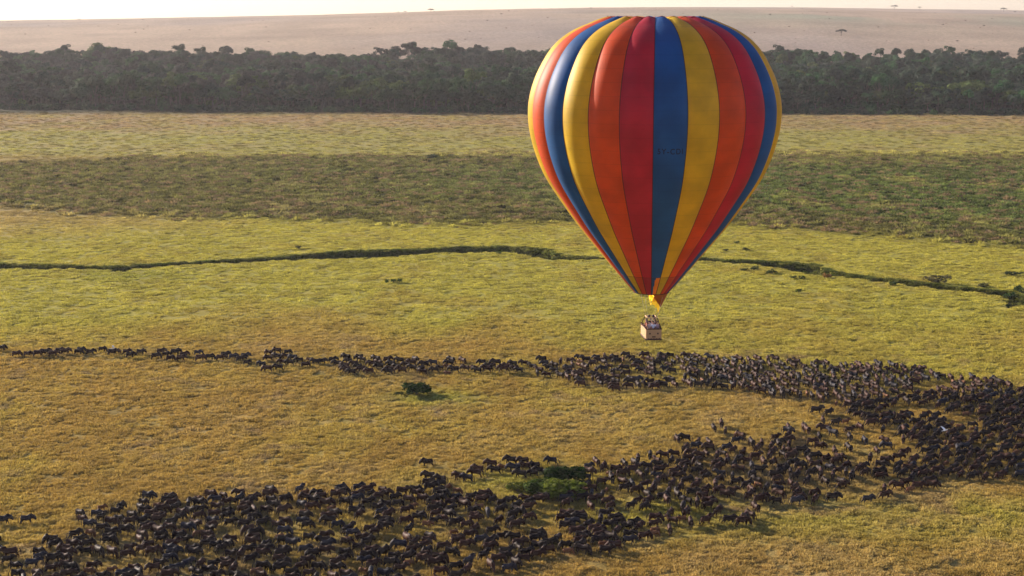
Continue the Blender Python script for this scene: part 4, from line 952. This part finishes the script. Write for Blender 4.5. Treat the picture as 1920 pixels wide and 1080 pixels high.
# trees of the far slope
def slope_xy(px, py):
    ys = np.arange(1600, 4600, 4.0); v = (540 - py) / F; k = (-ST + CT * v) / (CT + ST * v); xs = (px - 960) / F * ys / (CT + ST * v)
    hz_ = height(xs, ys); ray = CAM_H + k * ys; hit = np.nonzero(ray <= hz_ + .3)[0]
    j = hit[0] if len(hit) else int(np.argmin(ray - hz_)); return float(xs[j]), float(ys[j])
for i, (px, py, wpx, lb) in enumerate([(1577, 67, 23, 'umbrella shaped acacia alone on the middle of the pale slope'), (1677, 17, 14, 'wide acacia on the far ridge line at the right'), (1724, 15, 8, 'small acacia on the ridge right of the wide one'), (808, 23, 13, 'low domed acacia on the left ridge line'), (760, 24, 7, 'small acacia on the ridge left of the domed one'), (747, 24, 5, 'tiny tree on the ridge, leftmost of three'),
  (1108, 17, 6, 'tiny tree on the ridge just above the balloon'), (1485, 13, 5, 'faint tiny tree on the ridge right of the balloon'), (1444, 29, 6, 'small dark tree high on the slope beside the balloon'), (1768, 48, 6, 'small dark tree on the greenish band, left one'), (1845, 50, 6, 'small dark tree on the greenish band, right one'), (1903, 24, 6, 'thin tree on the ridge near the right edge'), (1882, 22, 14, 'pale flat shrub patch on the ridge near the right edge'),
  (940, 28, 6, 'small tree high on the slope left of the balloon'), (914, 40, 5, 'slim little tree on the slope left of the balloon'), (1795, 79, 7, 'low dark shrub low on the slope at the right'), (148, 38, 6, 'tiny pale tree on the ridge at the far left'), (380, 88, 5, 'tiny bush low on the slope behind the left forest')]):
    x, y = slope_xy(px, py); s_ = wpx * y / F / 15.5
    tree(i % 3, x, y, s_, i * 1.3, (.07, .07, .05), lb, True, 'scattered trees of the far slope')
n = 150; X = []; 
for k in range(n):
    y = random.uniform(1750, 2950); x = y * random.uniform(-.36, .36); X.append((x, y))
X = np.array(X); s_ = rng.uniform(.6, 1.9, n)
scatter('slope_shrubs', np.column_stack([X, height(X[:, 0], X[:, 1]) - .1]), ub, rng.integers(0, 4, n), rng.uniform(0, 6.28, n), np.stack([s_ * 1.3, s_ * 1.3, s_ * .7], -1), np.repeat([[.16, .11, .08]], n, 0), 'specks of low shrub over the pale slope', 'shrubs')

# ------------------------------------------------------------------ white bird over the herd
def bird(px, py, h, spread, head, label, up):
    v = (540 - py) / F; t = (h - CAM_H) / (-ST + CT * v); x, y = (px - 960) / F * t, (CT + ST * v) * t
    W = simple('white_feathers', (.85, .85, .82), .7, .05)
    J = [(0, 0, 0, .085), (.16, 0, .01, .07), (.26, 0, .05, .035), (.34, 0, .06, .045), (.43, 0, .045, .012), (-.18, 0, -.01, .06), (-.34, 0, -.02, .04), (-.62, .02, -.04, .012)]
    b = link(bpy.data.objects.new('egret', skin_mesh('egret_body', J, [(0, 1), (1, 2), (2, 3), (3, 4), (0, 5), (5, 6), (6, 7)], [W]))); b.location = (x, y, h); b.rotation_euler = (0, 0, R(head)); tag(b, label, 'bird'); b.scale = (1.15,) * 3
    for sg in (-1, 1):
        V = []; Fc = []
        for k, (yy, zz, c0, c1) in enumerate(((.05, .03, .15, -.14), (.28, .03 + up * .5, .20, -.15), (.55, .02 + up, .10, -.16), (.80, up * 1.35, -.05, -.16))):
            V += [(c0, sg * yy * spread, zz), (c1, sg * yy * spread, zz - .01), (c0, sg * yy * spread, zz + .015), (c1, sg * yy * spread, zz)]
        for k in range(3):
            o_ = 4 * k; Fc += [(o_, o_ + 1, o_ + 5, o_ + 4), (o_ + 2, o_ + 6, o_ + 7, o_ + 3), (o_, o_ + 4, o_ + 6, o_ + 2), (o_ + 1, o_ + 3, o_ + 7, o_ + 5)]
        link(bpy.data.objects.new('wing', mesh('wing', V, Fc, [W])), b)
bird(1772, 807, 4.0, .85, 25, 'white egret flying low over the dense herd at the right', .28)
bird(212, 653, 2.2, .6, 10, 'pale bird fluttering just above the thin string of wildebeest', .3)
